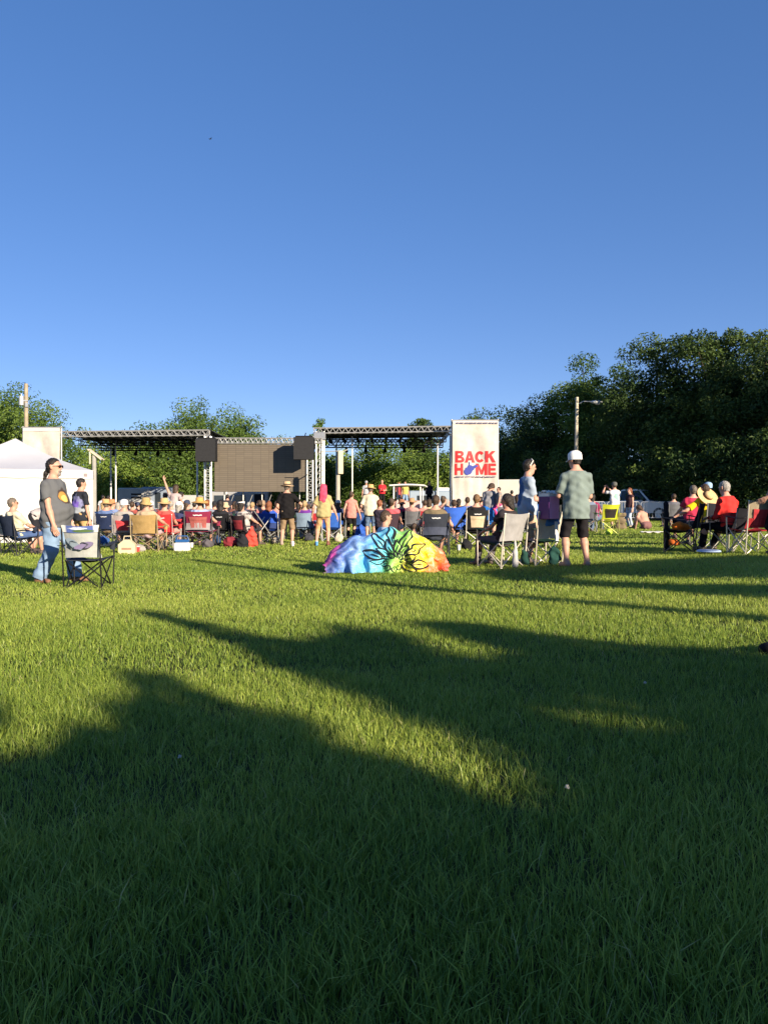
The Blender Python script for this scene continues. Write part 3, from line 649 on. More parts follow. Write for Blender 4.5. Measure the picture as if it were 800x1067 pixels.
            mb.lathe([(r_, z_) for r_, z_ in prof], 20, M @ np.diag([1.09, 1.0, 1]), top-HU*.012*s)
            ho = mb.build('cap', mat('fabric', hc, .8, 0, .1, 20, .3, 60, .2), t, True)
            pts = [[top-HU*(.03+.02*(j-2)**2/4.*.6+.012*i)*s+sg*HF*(.085+.026*i)*s*(1-.05*(j-2)**2)+HL*(j-2)*.036*s*(1-.06*i) for j in range(5)] for i in range(4)]
            MB().sheet(pts, .006).build('visor', mat('fabric', band or hc, .8, 0, .1, 20), ho, True)
        elif hk == 'scarf':
            V, Q = snet([cap(HC+HU*.045*s-HF*.012*s, HC+HU*.04*s-HF*.02*s, .105*s, .103*s, HL, .9, .03), cap(HC-HF*.04*s, NB-Fv*.10*s-U*.02*s, .09*s, .085*s, HL, 1.15, .05), cap(NB-Fv*.11*s-U*.02*s, NB-Fv*.13*s-U*.20*s, .07*s, .035*s, HL, 1.4, .05),
                         cap(NB-Fv*.10*s+Lv*.05*s, NB-Fv*.13*s-U*.14*s+Lv*.08*s, .04*s, .025*s, bl=.03)], .012, [(HC+HF*.05*s+HU*.03*s, nrm(HF-HU*.5))], .006, 9)
            link_mesh('head_scarf', V, Q, cloth(hc, .3), t)
        elif hk == 'headband':
            MB().lathe([(.102*s, -.035*s), (.106*s, -.02*s), (.106*s, .035*s), (.100*s, .045*s), (.096*s, 0), (.102*s, -.035*s)], 22, M @ np.diag([1, .9, 1]), top).build('headband', mat('fabric', hc, .8, 0, .1), t, True)
    if extra: extra(t, dict(P=P, SC=SC, NB=NB, HC=HC, U=U, F=Fv, L=Lv, HF=HF, HU=HU, HL=HL, arms=arms, legs=legs, s=s, g=g))
    return t

def printed(name, base, spots, var=.15):
    """cloth of one colour with soft printed patches: (centre, radius vector, colour, wobble)"""
    m, nt, b = nodes_of(name); b.inputs['Roughness'].default_value = .85; b.inputs['Specular IOR Level'].default_value = .15
    tc = nt.nodes.new('ShaderNodeTexCoord'); nz = nt.nodes.new('ShaderNodeTexNoise'); nz.inputs['Scale'].default_value = 16; nz.inputs['Detail'].default_value = 5
    nt.links.new(tc.outputs['Object'], nz.inputs['Vector']); cur = None
    n2 = nt.nodes.new('ShaderNodeTexNoise'); n2.inputs['Scale'].default_value = 15; mq = nt.nodes.new('ShaderNodeMapping'); mq.inputs['Scale'].default_value = (1, 1, .32); nt.links.new(tc.outputs['Object'], mq.inputs['Vector']); nt.links.new(mq.outputs[0], n2.inputs['Vector']); bq = nt.nodes.new('ShaderNodeBump'); bq.inputs['Strength'].default_value = .38; bq.inputs['Distance'].default_value = .02; nt.links.new(n2.outputs['Fac'], bq.inputs['Height']); nt.links.new(bq.outputs[0], b.inputs['Normal'])
    for c, r, col, wob in spots:
        mp = nt.nodes.new('ShaderNodeMapping'); mp.vector_type = 'POINT'
        for i in range(3): mp.inputs['Scale'].default_value[i] = 1/r[i]; mp.inputs['Location'].default_value[i] = -c[i]/r[i]
        nt.links.new(tc.outputs['Object'], mp.inputs['Vector'])
        ln = nt.nodes.new('ShaderNodeVectorMath'); ln.operation = 'LENGTH'; nt.links.new(mp.outputs[0], ln.inputs[0])
        ad = nt.nodes.new('ShaderNodeMath'); ad.operation = 'MULTIPLY_ADD'; nt.links.new(nz.outputs['Fac'], ad.inputs[0]); ad.inputs[1].default_value = wob; nt.links.new(ln.outputs['Value'], ad.inputs[2])
        mr = nt.nodes.new('ShaderNodeMapRange'); mr.inputs[1].default_value = 1+wob*.5-.08; mr.inputs[2].default_value = 1+wob*.5+.08; mr.inputs[3].default_value = 1; mr.inputs[4].default_value = 0; nt.links.new(ad.outputs[0], mr.inputs['Value'])
        mx = nt.nodes.new('ShaderNodeMix'); mx.data_type = 'RGBA'; nt.links.new(mr.outputs[0], mx.inputs['Factor'])
        if cur is None: mx.inputs['A'].default_value = (*base, 1)
        else: nt.links.new(cur, mx.inputs['A'])
        mx.inputs['B'].default_value = (*col, 1); cur = mx.outputs['Result']
    nt.links.new(cur, b.inputs['Base Color'])
    return m

# ================================================================ folding camp chairs
TUBES = {}
def chair_meshes():
    h = dict(fl=vec(.25,.27,0), fr=vec(.25,-.27,0), rl=vec(-.27,.25,0), rr=vec(-.27,-.25,0), sfl=vec(.26,.265,.43), sfr=vec(.26,-.265,.43), srl=vec(-.20,.25,.40), srr=vec(-.20,-.25,.40),
             bl=vec(-.37,.26,.90), br=vec(-.37,-.26,.90), afl=vec(.25,.30,.63), afr=vec(.25,-.30,.63))
    def one(p, q, r=.0105):
        mb = MB(); mb.tube(p, q, r, r, 8); mb.ball(q, r*1.25, 6); mb.ball(p, r*1.5, 6); return mb
    def mesh(mb, name): o = mb.build(name, None, None, True); me = o.data; bpy.data.objects.remove(o); return me
    y = vec(0, .012, 0); x = vec(.012, 0, 0)
    TUBES['leg'] = [mesh(one(a, b), 'leg') for a, b in ((h['fl']+x, h['sfr']+x), (h['fr']-x, h['sfl']-x), (h['rl']+x, h['srr']+x), (h['rr']-x, h['srl']-x), (h['fl']+y, h['srl']+y), (h['rl']-y, h['sfl']-y), (h['fr']+y, h['srr']+y), (h['rr']-y, h['sfr']-y))]
    TUBES['back_post'] = [mesh(one(h['rl']+vec(0,.016,0), h['bl'], .012), 'back_post'), mesh(one(h['rr']-vec(0,.016,0), h['br'], .012), 'back_post')]
    TUBES['arm_post'] = [mesh(one(h['fl']+vec(0,.016,0), h['afl'], .011), 'arm_post'), mesh(one(h['fr']-vec(0,.016,0), h['afr'], .011), 'arm_post')]
    n = 9
    seat = [[vec(.27-.46*i/(n-1), -.262+.524*j/(n-1), .435-.035*i/(n-1)-.065*math.sin(math.pi*j/(n-1))*math.sin(math.pi*min(1, .25+.75*i/(n-1)))) for j in range(n)] for i in range(n)]
    TUBES['seat'] = [mesh(MB().sheet(seat, .008), 'seat')]
    def bp(u, v, off=0.0, sl=0.0):                     # u across 0..1, v up 0..1
        w_ = .262-.03*math.sin(math.pi*v)*sl
        return vec(-.218-.155*v-.075*math.sin(math.pi*u)*(1-.35*v)+off, -w_+2*w_*u, .44+.47*v-.02*math.sin(math.pi*u)*(1 if v > .5 else -.6))
    TUBES['backrest'] = [mesh(MB().sheet([[bp(i/8, j/8, 0, 1) for j in range(9)] for i in range(9)], .008), 'backrest')]
    TUBES['back_panel'] = [mesh(MB().sheet([[bp(.2+.6*i/8+(0.06*(i-4)/4)*(j/8-.5), .10+.62*j/8, -.012) for j in range(9)] for i in range(9)], .006), 'back_panel')]
    TUBES['top_band'] = [mesh(MB().sheet([[bp(i/8, .80+.2*j/4, -.012) for j in range(5)] for i in range(9)], .006), 'top_band')]
    TUBES['low_panel'] = [mesh(MB().sheet([[bp(i/8, .0+.36*j/5, -.013, 1) for j in range(6)] for i in range(9)], .006), 'low_panel')]
    TUBES['mark'] = [mesh(MB().sheet([[bp(.34+.32*i/6, .80+.05*j/2+.012*math.sin(i*2.2), -.018) for j in range(3)] for i in range(7)], .003), 'printed_mark')]
    TUBES['armrest'] = [mesh(MB().sheet([[vec(.29-.62*i/6, sg*(.30-.035+.07*j/3), .635+.015*math.cos(math.pi*i/6)-.02*math.sin(math.pi*i/6)) for j in range(4)] for i in range(7)], .010), 'armrest') for sg in (1,-1)]
    TUBES['cup_holder'] = [mesh(MB().lathe([(.038, -.10), (.045, 0), (.041, 0), (.034, -.095), (.001, -.095), (.001, -.10), (.038, -.10)], 12, None, (.16, -.30, .635)), 'cup_holder')]
chair_meshes()
DARKM = mat('plastic', (.02,.02,.022), .5)
def camp_chair(px, d, face, label, fabric=(.02,.02,.025), panel=None, top=None, low=None, frame=(.02,.02,.022), mark=None, scale=1.0, arm=None, sx=1.0, group='folding camp chairs', x=None, y=None, side=None):
    X = wx(px, d) if x is None else x; Y = d if y is None else y
    t = thing('camp_chair', label, 'chair', (X, Y, float(gz(X))), R(face), group); t.scale = (scale, scale*sx, scale)
    fm = metal(frame, .35, .5 if max(frame) > .3 else .2); cl = cloth(fabric)
    for k, me in enumerate(TUBES['leg']): link('leg', me, fm, t, None, True)
    for k in ('back_post', 'arm_post'):
        for me in TUBES[k]: link(k, me, fm, t, None, True)
    link('seat', TUBES['seat'][0], cl, t, None, True)
    b = link('backrest', TUBES['backrest'][0], cloth(side) if side else cl, t, None, True)
    for me in TUBES['armrest']: link('armrest', me, cloth(arm) if arm else cl, t, None, True)
    link('cup_holder', TUBES['cup_holder'][0], cl, t, None, True)
    if panel: link('back_panel', TUBES['back_panel'][0], cloth(panel), b, None, True)
    if top: link('top_band', TUBES['top_band'][0], cloth(top), b, None, True)
    if low: link('low_panel', TUBES['low_panel'][0], cloth(low), b, None, True)
    if mark: link('printed_mark', TUBES['mark'][0], cloth(mark), b, None, True)
    return t
# ================================================================ who is on the lawn, and in which chair
def sitter(px, d, face, label, chair_label=None, chair=None, dx=-.05, dy=0.0, **k):
    ca = dict(chair or {}); sc = ca.get('scale', 1.0)
    if chair_label: camp_chair(px, d, face, chair_label, **ca)
    return person(px, d, face, label, pose='sit', seat=.40*sc, pelvis_x=dx*sc, **k)
TR, SHT = 'trousers', 'shorts'
JEANS, DENIM, KHAKI, BLACK, NAVY, OLIVE = (.20,.29,.42), (.10,.14,.22), (.36,.25,.14), (.012,.011,.012), (.016,.022,.05), (.22,.19,.09)

# --- the standing man and the printed chair nearest the viewer
grey_tee = printed('grey_tee', (.105,.108,.115), [((.20,-.06,1.27), (.12,.12,.13), (.05,.035,.03), .5), ((.20,-.07,1.25), (.12,.085,.085), (.40,.20,.05), .5), ((.21,-.06,1.22), (.10,.06,.05), (.55,.42,.12), .6)])
person(58, 11.1, -6, 'standing man in grey T-shirt with gold emblem, ponytail, sunglasses, and light blue jeans', H=1.81, girth=1.27, belly=.06, hair='dark', cut='pony', shirt=grey_tee, sleeve=.62, long_hem=.10, pants=('jeans', JEANS), shoes=(.20,.10,.055),
       glasses='on', beard=(.22,.19,.17), skin=0, head=(4, 0), hands=[(.12,.27,.80), (.13,-.26,.79)], poles=[None, (-1,-.25,.1)], feet=[(.21,.17,.085), (-.17,-.13,.085)], fine=.011, lean=-4)
pr = printed('printed_band', (.72,.70,.66), [((-.4,0,.86), (2,.195,2), (.08,.12,.34), .05), ((-.4,-.05,.825), (2,.15,.022), (.08,.13,.05), .5), ((-.4,.03,.86), (2,.12,.018), (.55,.60,.72), 1.1)], .1)
c = camp_chair(92.5, 10.5, 94, 'empty camp chair with mountain scene printed band, grey mesh back and black frame', fabric=(.03,.035,.05), panel=None, top=None, frame=(.012,.012,.014), scale=.945, sx=.98, side=(.36,.37,.36))
bk = [o for o in c.children if o.name.startswith('backrest')][0]
link('top_band', TUBES['top_band'][0], pr, bk, None, True)
def sandal(label, loc, tilt, col, sole):
    mb = MB(); A = np.array(tilt)
    prof = [(math.cos(a)*.045*(1.05 if math.cos(a) > 0 else .8)*(1.1 if math.sin(a) > 0 else .85), math.sin(a)*.13) for a in np.linspace(0, 2*math.pi, 18)[:-1]]
    V = [A @ np.array([x_, y_, z_]) for z_ in (0, .018) for x_, y_ in prof]; n = len(prof)
    mb.add(V, [list(range(n))[::-1], [i+n for i in range(n)]]+[[k, (k+1) % n, (k+1) % n+n, k+n] for k in range(n)])
    t = thing('sandal', label, 'sandal', loc, 0, 'sandals tucked into the mesh chair back'); mb.build('sole', mat('rubber', sole, .8), t, False)
    st = MB()
    for q in (1, -1): st.path([A @ np.array([0, .065, .02]), A @ np.array([q*.03, .03, .045]), A @ np.array([q*.042, -.02, .018])], .007, 6)
    st.build('strap', mat('rubber', col, .6), t, True)
cx_, cy_ = wx(92.5, 10.5), 10.5
sandal('grey flip flop in the mesh chair back, its strap facing out', (cx_-.06, cy_-.335, .60), rotz(.0) @ rotx(R(80)) @ rotz(R(55)), (.10,.13,.16), (.16,.20,.24))
sandal('purple soled flip flop lying across the other one in the chair back', (cx_+.07, cy_-.345, .585), rotx(R(82)) @ rotz(R(-75)), (.06,.06,.08), (.17,.14,.24))
# --- group by the tent
purple_tee = printed('tie_dye_tee', (.02,.022,.03), [((-.13,0,1.16), (.2,.20,.20), (.20,.20,.34), 1.0), ((-.13,0,1.14), (.2,.12,.12), (.16,.10,.40), 1.2), ((-.13,0,1.02), (.25,.22,.07), (.28,.30,.33), .8)])
person(84, 17.0, 55, 'young man in black T-shirt with purple tie-dye back and khaki shorts by the tent', H=1.74, hair='dark', shirt=purple_tee, sleeve=.7, long_hem=.08, pants=(SHT, (.42,.27,.12)), head=(-20, 0), girth=1.05)
sitter(21, 17.3, 62, 'seated man in sunglasses and cream shirt in a blue and navy chair', 'navy camp chair with bright blue side panel in front of the tent', dict(fabric=(.022,.03,.055), low=None, frame=(.04,.04,.045), scale=1.0, arm=(.02,.02,.03)), hair='greybrown', shirt=(.55,.50,.36), pants=(SHT, (.06,.10,.22)), glasses='on', head=(-30, 0), sleeve=.8)
person(36, 18.6, 20, 'person in pale grey shirt bending over beside the seated man in sunglasses', H=1.7, lean=62, shirt=(.40,.36,.35), pants=(SHT, (.02,.02,.025)), hair='brown', cut='long', head=(0, 10), hands=[(.50,.16,.52), (.46,-.14,.50)], pz=.86, fem=True)
camp_chair(3, 18.6, 80, 'pale folding chair half cut by the frame beside the tent', fabric=(.45,.40,.33), frame=(.05,.05,.05))
# --- first rows of chairs, left of the screen
sitter(113, 22.6, 92, 'seated man in blue shirt and tan straw hat in a navy chair', 'navy camp chair with white mark under a tan hat', dict(fabric=(.018,.028,.07), mark=(.5,.5,.5), frame=(.3,.3,.32)), hat=('straw', (.50,.32,.14)), shirt=(.10,.15,.30), hair='greybrown', pants=(SHT, KHAKI), head=(25, 0), x=None)
person(119, 25.5, 80, 'seated person with orange brimmed hat turned toward the red chair', pose='sit', seat=.42, hat=('straw', (.42,.20,.09)), shirt=(.16,.22,.40), pants=(SHT, KHAKI), head=(-60, 0), skin=0)
sitter(131, 20.2, 95, 'seated man in white cap and grey shirt in a red backed chair', 'camp chair with red back panel and pale grey border', dict(fabric=(.40,.33,.32), panel=(.55,.06,.07), frame=(.45,.43,.42), scale=.97), hat=('cap', (.72,.70,.68)), shirt=(.30,.28,.26), head=(-35, 0), hair='grey', pants=(SHT, (.2,.2,.22)))
sitter(155, 19.0, 88, 'seated man with tan bucket hat in a wide tan chair', 'wide tan camp chair with tan crossed legs', dict(fabric=(.36,.24,.10), frame=(.42,.33,.20), sx=1.25, scale=1.0, arm=(.33,.23,.10)), hat=('bucket', (.40,.28,.12)), shirt=(.42,.30,.20), head=(-8, 0), hands=[(.25,.26,.62), (.30,-.34,.66)], pants=(SHT, (.42,.30,.32)), hair='greybrown', girth=1.15)
sitter(159, 27.0, 90, 'seated person in white cap showing between tan bucket hat and red chair', None, None, hat=('cap', (.75,.74,.72)), shirt=(.08,.07,.09), pants=(SHT, KHAKI))
sitter(174, 20.0, 86, 'seated person with small straw hat in a bright red chair', 'bright red camp chair with white mark, beside the wide tan one', dict(fabric=(.60,.03,.035), mark=(.75,.6,.6), frame=(.45,.43,.42), scale=1.0, arm=(.5,.03,.04)), hat=('straw', (.52,.36,.17)), shirt=(.45,.08,.07), pants=(SHT, (.35,.25,.22)), head=(-20, 0), skin=0)
sitter(189, 21.5, 85, 'seated woman in white cap and navy top with bare arm out', 'low red camp chair between the bright red and the maroon ones', dict(fabric=(.45,.05,.06), scale=.85, frame=(.3,.3,.3)), hat=('cap', (.80,.79,.78)), shirt=(.04,.045,.11), pants=(SHT, (.1,.12,.25)), fem=True, hands=[(.35,.45,.75), (.3,-.3,.6)], cut='bob', hair='grey')
sitter(210, 20.9, 90, 'seated person with orange straw hat and light blue sleeves in maroon chair', 'large maroon and grey camp chair with white mark', dict(fabric=(.22,.025,.06), panel=(.35,.10,.09), low=(.33,.30,.31), mark=(.75,.72,.72), frame=(.09,.08,.08), sx=1.3, scale=1.08), hat=('sun', (.55,.32,.10)), shirt=(.30,.38,.58), head=(12, 0), girth=1.1, pants=(SHT, (.2,.2,.25)), hands=[(.2,.4,.62), (.2,-.42,.62)])
sitter(231, 22.0, 92, 'seated person with long dark hair and black top in a black chair', 'black camp chair with white mark beside the maroon one', dict(fabric=(.012,.012,.015), mark=(.5,.5,.5), scale=1.0, frame=(.03,.03,.03)), shirt=(.02,.02,.025), hair='dark', cut='long', fem=True, pants=(SHT, (.03,.03,.04)))
sitter(238, 24.0, 70, 'seated child in beige sun hat behind the black chair', 'grey folding chair behind the black one', dict(fabric=(.12,.11,.12), scale=.95, frame=(.4,.4,.4)), hat=('bucket', (.50,.38,.24)), shirt=(.05,.04,.05), H=1.62, pants=(SHT, (.03,.03,.04)))
zebra = printed('patterned_top', (.42,.38,.36), [((-.13,.1,.72), (.2,.06,.09), (.04,.04,.05), .9), ((-.15,-.1,.8), (.2,.05,.10), (.05,.04,.05), .9), ((-.15,-.04,.6), (.2,.09,.05), (.30,.05,.06), .9), ((0,.0,.9), (.3,.3,.04), (.08,.07,.08), 1.2)])
sitter(256, 21.6, 60, 'seated woman in patterned grey top with wide white headband and dark hair', 'low black and red chair holding the woman in the headband', dict(fabric=(.05,.03,.035), panel=(.30,.04,.05), frame=(.06,.05,.05), scale=.95), hat=('headband', (.78,.75,.73)), shirt=zebra, hair='dark', cut='bob', fem=True, pants=(SHT, (.03,.03,.04)), hands=[(.3,.35,.85), (.35,-.2,.6)])
person(268, 23.6, 130, 'seated person with bare arms turned toward the woman in the headband', pose='sit', seat=.40, shirt=(.35,.12,.12), sleeve=0, hair='brown', pants=(SHT, NAVY), skin=0)
sitter(281, 23.3, 90, 'red haired seated woman in a royal blue chair with crossed pale legs', 'royal blue camp chair with pale crossed legs beside the man in black', dict(fabric=(.03,.09,.45), low=(.03,.05,.16), frame=(.55,.52,.46), sx=1.15, arm=(.03,.09,.45)), shirt=(.03,.08,.38), hair='red', cut='long', fem=True, pants=(SHT, NAVY), H=1.7)
person(275, 25.6, 85, 'seated person with short light brown hair behind the royal blue chair', pose='sit', seat=.42, hair=(.30,.20,.12), shirt=(.02,.025,.06), pants=(SHT, KHAKI))
# --- standing figures in front of the screen
person(299, 21.8, 88, 'standing man in black shirt, khaki shorts and straw hat with dark band', H=1.80, girth=1.12, hat=('straw', (.55,.38,.22), (.02,.015,.012)), shirt=(.010,.009,.010), sleeve=.75, long_hem=.12, pants=(SHT, (.26,.18,.11)), shoes=(.35,.25,.2), hair='greybrown', hands=[(.14,.20,.98), (.24,-.34,1.03)], poles=[None, (-.5,-1,-.5)], head=(-8, 0), feet=[(0,.15,.085), (0,-.15,.085)])
sitter(318, 25.0, 90, 'seated person in purple top with pale blue jeans across a chair', 'dark folding chair with denim jacket tones beside the man in black', dict(fabric=(.20,.27,.36), scale=1.0, frame=(.03,.03,.03)), shirt=(.12,.03,.22), hair='blond', pants=(TR, JEANS), fem=True)
person(337, 21.6, 92, 'standing woman with hot pink head scarf, olive T-shirt and tan capri trousers', H=1.74, fem=True, girth=1.08, hat=('scarf', (.75,.07,.13)), hair='brown', cut='short', shirt=(.36,.30,.14), sleeve=.7, long_hem=.06, pants=('capri', (.58,.33,.16)), shoes=(.18,.07,.05), feet=[(.02,.20,.085), (-.02,-.13,.085)], hands=[(.05,.32,.85), (.08,-.38,.82)], side_lean=0)
sitter(345, 24.4, 95, 'seated person mostly hidden behind the woman in the pink scarf', 'blue camp chair with pale legs behind the woman in the pink scarf', dict(fabric=(.03,.10,.38), frame=(.6,.58,.55), sx=1.1), shirt=(.05,.12,.35), hair='dark', pants=(SHT, NAVY), H=1.5)
person(366, 26.6, 90, 'standing woman in salmon pink top and black trousers with brown hair tied back', H=1.63, fem=True, shirt=(.58,.22,.18), sleeve=.15, long_hem=.12, pants=(TR, BLACK), hair='brown', cut='bun', head=(-25, 0), shoes=(.3,.16,.1), hands=[(.05,.26,.80), (.03,-.32,.76)], girth=.98)
person(386, 25.0, 90, 'standing man in cream shirt, denim shorts and straw hat by the blanket', H=1.80, girth=1.12, shirt=(.64,.54,.38), sleeve=.8, long_hem=.10, pants=(SHT, (.10,.15,.24)), hat=('straw', (.55,.34,.14)), hair='greybrown', hands=[(.22,.28,1.02), (.25,-.25,1.02)], shoes=(.3,.2,.12))
sitter(378, 28.8, 90, 'seated person in navy beside the legs of the man in cream', 'blue folding chair beyond the woman in salmon pink', dict(fabric=(.04,.10,.30), frame=(.5,.5,.5), scale=.95), shirt=(.03,.04,.08), hair='dark', pants=(SHT, NAVY), H=1.55)
# --- around the tie dyed blanket
person(402, 13.15, 12, 'boy in pale blue shirt sitting behind the tie-dyed blanket, seen from the side', H=1.68, pose='floor', shirt=(.36,.48,.62), hair='brown', cut='short', pants=(SHT, (.05,.07,.14)), lean=-3, pz=.17, z=.06, hands=[(.3,.2,.32), (.3,-.2,.32)], head=(8, 4), feet=[(.48,.12,.10), (.48,-.12,.10)])
camp_chair(404, 20.5, 100, 'dark folding chair half hidden behind the boy and the blanket', fabric=(.05,.03,.04), frame=(.05,.04,.04))
person(409, 22.5, 80, 'seated woman in coral pink top behind the boy in pale blue', pose='sit', seat=.42, fem=True, shirt=(.62,.10,.12), sleeve=.2, hair='brown', cut='bun', pants=(SHT, NAVY), head=(-30, 0))
person(397, 23.5, 70, 'seated woman with bare shoulders leaning beside the coral pink top', pose='sit', seat=.40, fem=True, shirt=(.05,.04,.06), sleeve=0, hair='red', cut='short', pants=(SHT, NAVY), skin=0)
sitter(453, 16.6, 90, 'seated heavy man with bare neck and olive sleeves in a charcoal chair', 'charcoal camp chair with white mark beside the blanket', dict(fabric=(.035,.04,.055), low=(.07,.08,.12), mark=(.65,.65,.65), frame=(.06,.06,.07), sx=1.08, scale=1.0), shirt=(.16,.125,.075), hair='brown', cut='short', girth=1.15, pants=(SHT, (.06,.07,.10)), head=(-12, 6), hands=[(.12,.36,.58), (.12,-.36,.58)])
person(431, 15.8, 40, 'child with brown hair and dark clothes crouching against the charcoal chair', H=1.15, pose='floor', shirt=(.07,.06,.09), pants=(TR, NAVY), hair='brown', pz=.16, head=(30, 10), z=.05)
person(463, 24.0, 70, 'seated woman in pinkish top with dark brown hair beyond the charcoal chair', pose='sit', seat=.45, fem=True, shirt=(.50,.25,.22), sleeve=0, hair='brown', cut='bun', pants=(SHT, NAVY), head=(-25, 0))
sitter(472, 20.0, 92, 'person hunched low inside the tall royal blue chair', 'tall royal blue camp chair near the lettered banner', dict(fabric=(.045,.13,.55), frame=(.5,.48,.42), scale=1.12, arm=(.04,.12,.5)), H=1.45, shirt=(.045,.13,.55), hair='brown', pants=(SHT, NAVY))
sitter(495, 18.8, 92, 'seated man in black shirt with light brown hair in a tan backed chair', 'camp chair with tan back panel, black trim and pale poles', dict(fabric=(.02,.02,.022), panel=(.55,.43,.29), mark=(.6,.6,.6), frame=(.72,.66,.55), scale=1.02), shirt=(.014,.013,.015), sleeve=.9, hair=(.16,.09,.04), pants=(TR, BLACK), head=(-15, 0), hands=[(.15,.42,.55), (.35,-.2,.55)])
person(510, 22.2, 75, 'standing person in grey T-shirt and bright blue skirt with head bowed', H=1.72, hair='brown', cut='bob', shirt=(.24,.235,.25), sleeve=.6, pants=('skirt', (.03,.19,.62)), head=(-20, 45), lean=8, hands=[(.30,.10,1.02), (.34,-.16,1.08)], hat=None, fem=True)
person(520, 22.0, 180, 'small child in grey and pink held against the person in the blue skirt', H=.95, shirt=(.22,.20,.19), pants=(TR, (.55,.05,.20)), hair='brown', z=.72, feet=[(.06,.06,.10), (.06,-.06,.10)])
# --- the two men standing by the green chairs
blue_tee = printed('blue_tee', (.30,.355,.43), [((-.15,.02,1.27), (.16,.15,.25), (.055,.12,.27), .5)])
person(549, 13.6, 8, 'standing young man in pale blue T-shirt with white sunglasses on his dark hair', H=1.85, hair='dark', cut='short', glasses='up', shirt=blue_tee, sleeve=.72, long_hem=.07, pants=(SHT, (.46,.31,.21)), hands=[(.38,.20,1.16), (.36,-.12,1.12)], poles=[(-1,.1,-.6), (-1,-.1,-.6)], head=(-5, 6), side_lean=0, fine=.012, z=.10)
person(600, 12.35, 96, 'tall man in sage green T-shirt, black shorts and white cap standing with his back turned', H=1.87, girth=1.06, hat=('cap', (.80,.79,.78)), hair='dark', cut='short', shirt=(.165,.205,.19), sleeve=.85, long_hem=.15, pants=(SHT, (.016,.014,.016)), shoes=(.42,.24,.16), hands=[(.33,.17,1.16), (.30,-.13,1.18)], poles=[(-.8,.55,-.9), (-.8,-.55,-.9)], head=(32, 4), feet=[(0,.16,.085), (0,-.18,.085)], fine=.011, skin=0)
sitter(522, 13.0, 126, 'person with dark hair slumped in the green chair with its back to the pair', 'dark green and grey camp chair with pale legs beside the bright blanket', dict(fabric=(.016,.05,.035), side=(.30,.29,.29), frame=(.70,.64,.54), scale=1.0, sx=1.05, arm=(.02,.06,.04)), hair='dark', cut='bob', shirt=(.03,.025,.03), H=1.62, pants=(TR, (.10,.09,.10)), head=(40, 12), fem=True, skin=2)
camp_chair(562, 13.15, 112, 'dark green camp chair with beige back and a blue bag hung on it', fabric=(.016,.05,.035), side=(.50,.45,.37), frame=(.72,.66,.56), scale=1.0, arm=(.02,.06,.04))
person(566, 17.5, 90, 'seated person in royal blue cap and blue shirt beyond the green chairs', pose='sit', seat=.40, hat=('cap', (.55,.55,.56), (.04,.08,.25)), shirt=(.06,.16,.42), hair='dark', pants=(SHT, NAVY))
# --- beyond the tall man
sitter(612, 25.0, 80, 'seated person in blue jeans with dark top next to the tall man', 'grey folding chair just past the tall man', dict(fabric=(.10,.10,.12), frame=(.3,.3,.3)), shirt=(.16,.20,.28), hair='grey', pants=(TR, DENIM), head=(0, 10))
person(618, 26.2, 60, 'seated woman in magenta top next to the lime chair', pose='sit', seat=.38, fem=True, shirt=(.25,.03,.09), hair='dark', cut='bob', pants=(TR, DENIM))
camp_chair(632, 23.4, 94, 'lime yellow camp chair with black mesh panel', fabric=(.42,.45,.03), panel=(.03,.025,.022), frame=(.40,.40,.12), arm=(.36,.38,.03))
person(640, 29.0, 110, 'standing man in white T-shirt and cap raising a phone to take a picture', H=1.76, hat=('cap', (.10,.10,.09)), shirt=printed('white_tee', (.72,.70,.67), [((-.13,0,1.2), (.2,.10,.14), (.25,.42,.36), .8)]), sleeve=.6, long_hem=.08, pants=(SHT, (.03,.028,.03)), hair='brown', hands=[(.33,.20,1.55), (.33,.06,1.55)], poles=[(0,1,-1), (0,-1,-1)])
person(656, 30.5, 200, 'standing young woman in dark tank top and pale jeans with long brown hair', H=1.58, fem=True, shirt=(.06,.03,.035), sleeve=.1, pants=(TR, (.36,.42,.50)), hair='red', cut='long', head=(10, 5), shoes=(.4,.3,.22))
person(673, 27.5, 115, 'bare backed person sitting hunched on the grass before the pickup truck', H=1.72, pose='floor', no_shirt=True, hair='brown', cut='bob', pants=(SHT, (.2,.1,.1)), lean=28, pz=.16, head=(20, 20), girth=1.1)
# --- the group at the frame's edge
def straw_back(t, k):
    # wide hat hanging on the upper back, its crown pointing back toward the viewer
    n = nrm(-k['F']*.92+k['U']*.36-k['L']*.12); u = nrm(np.cross(n, vec(0,0,1))); M = np.stack([u, np.cross(n, u), n], 1)
    c = k['NB']-k['F']*.11+k['U']*.02
    prof = [(.245, .0), (.19, -.012), (.105, .0), (.095, .06), (.07, .085), (.03, .09), (.001, .088)]
    ho = MB().lathe(prof+[(a*.97, b-.008) for a, b in prof[::-1]], 24, M, c).build('straw_hat', mat('straw', (.60,.40,.20), .8, 0, .22, 30, .5, 120, .2), t, True)
    MB().lathe([(.1065, .004), (.101, .045), (.099, .045), (.1045, .004), (.1065, .004)], 22, M, c).build('hat_band', cloth((.14,.07,.03)), ho, True)
person(738, 16.2, 100, 'seated person in yellow shirt with wide straw hat tipped onto the back', pose='sit', seat=.42, shirt=(.85,.55,.015), sleeve=.8, hair='brown', pants=(SHT, (.05,.05,.06)), lean=14, head=(15, -8), hands=[(.25,.62,.62), (.25,-.40,.60)], girth=1.1,
       extra=lambda t, k: straw_back(t, k))
camp_chair(738, 16.2, 100, 'dark camp chair beneath the person in yellow', fabric=(.03,.03,.04), frame=(.25,.24,.22))
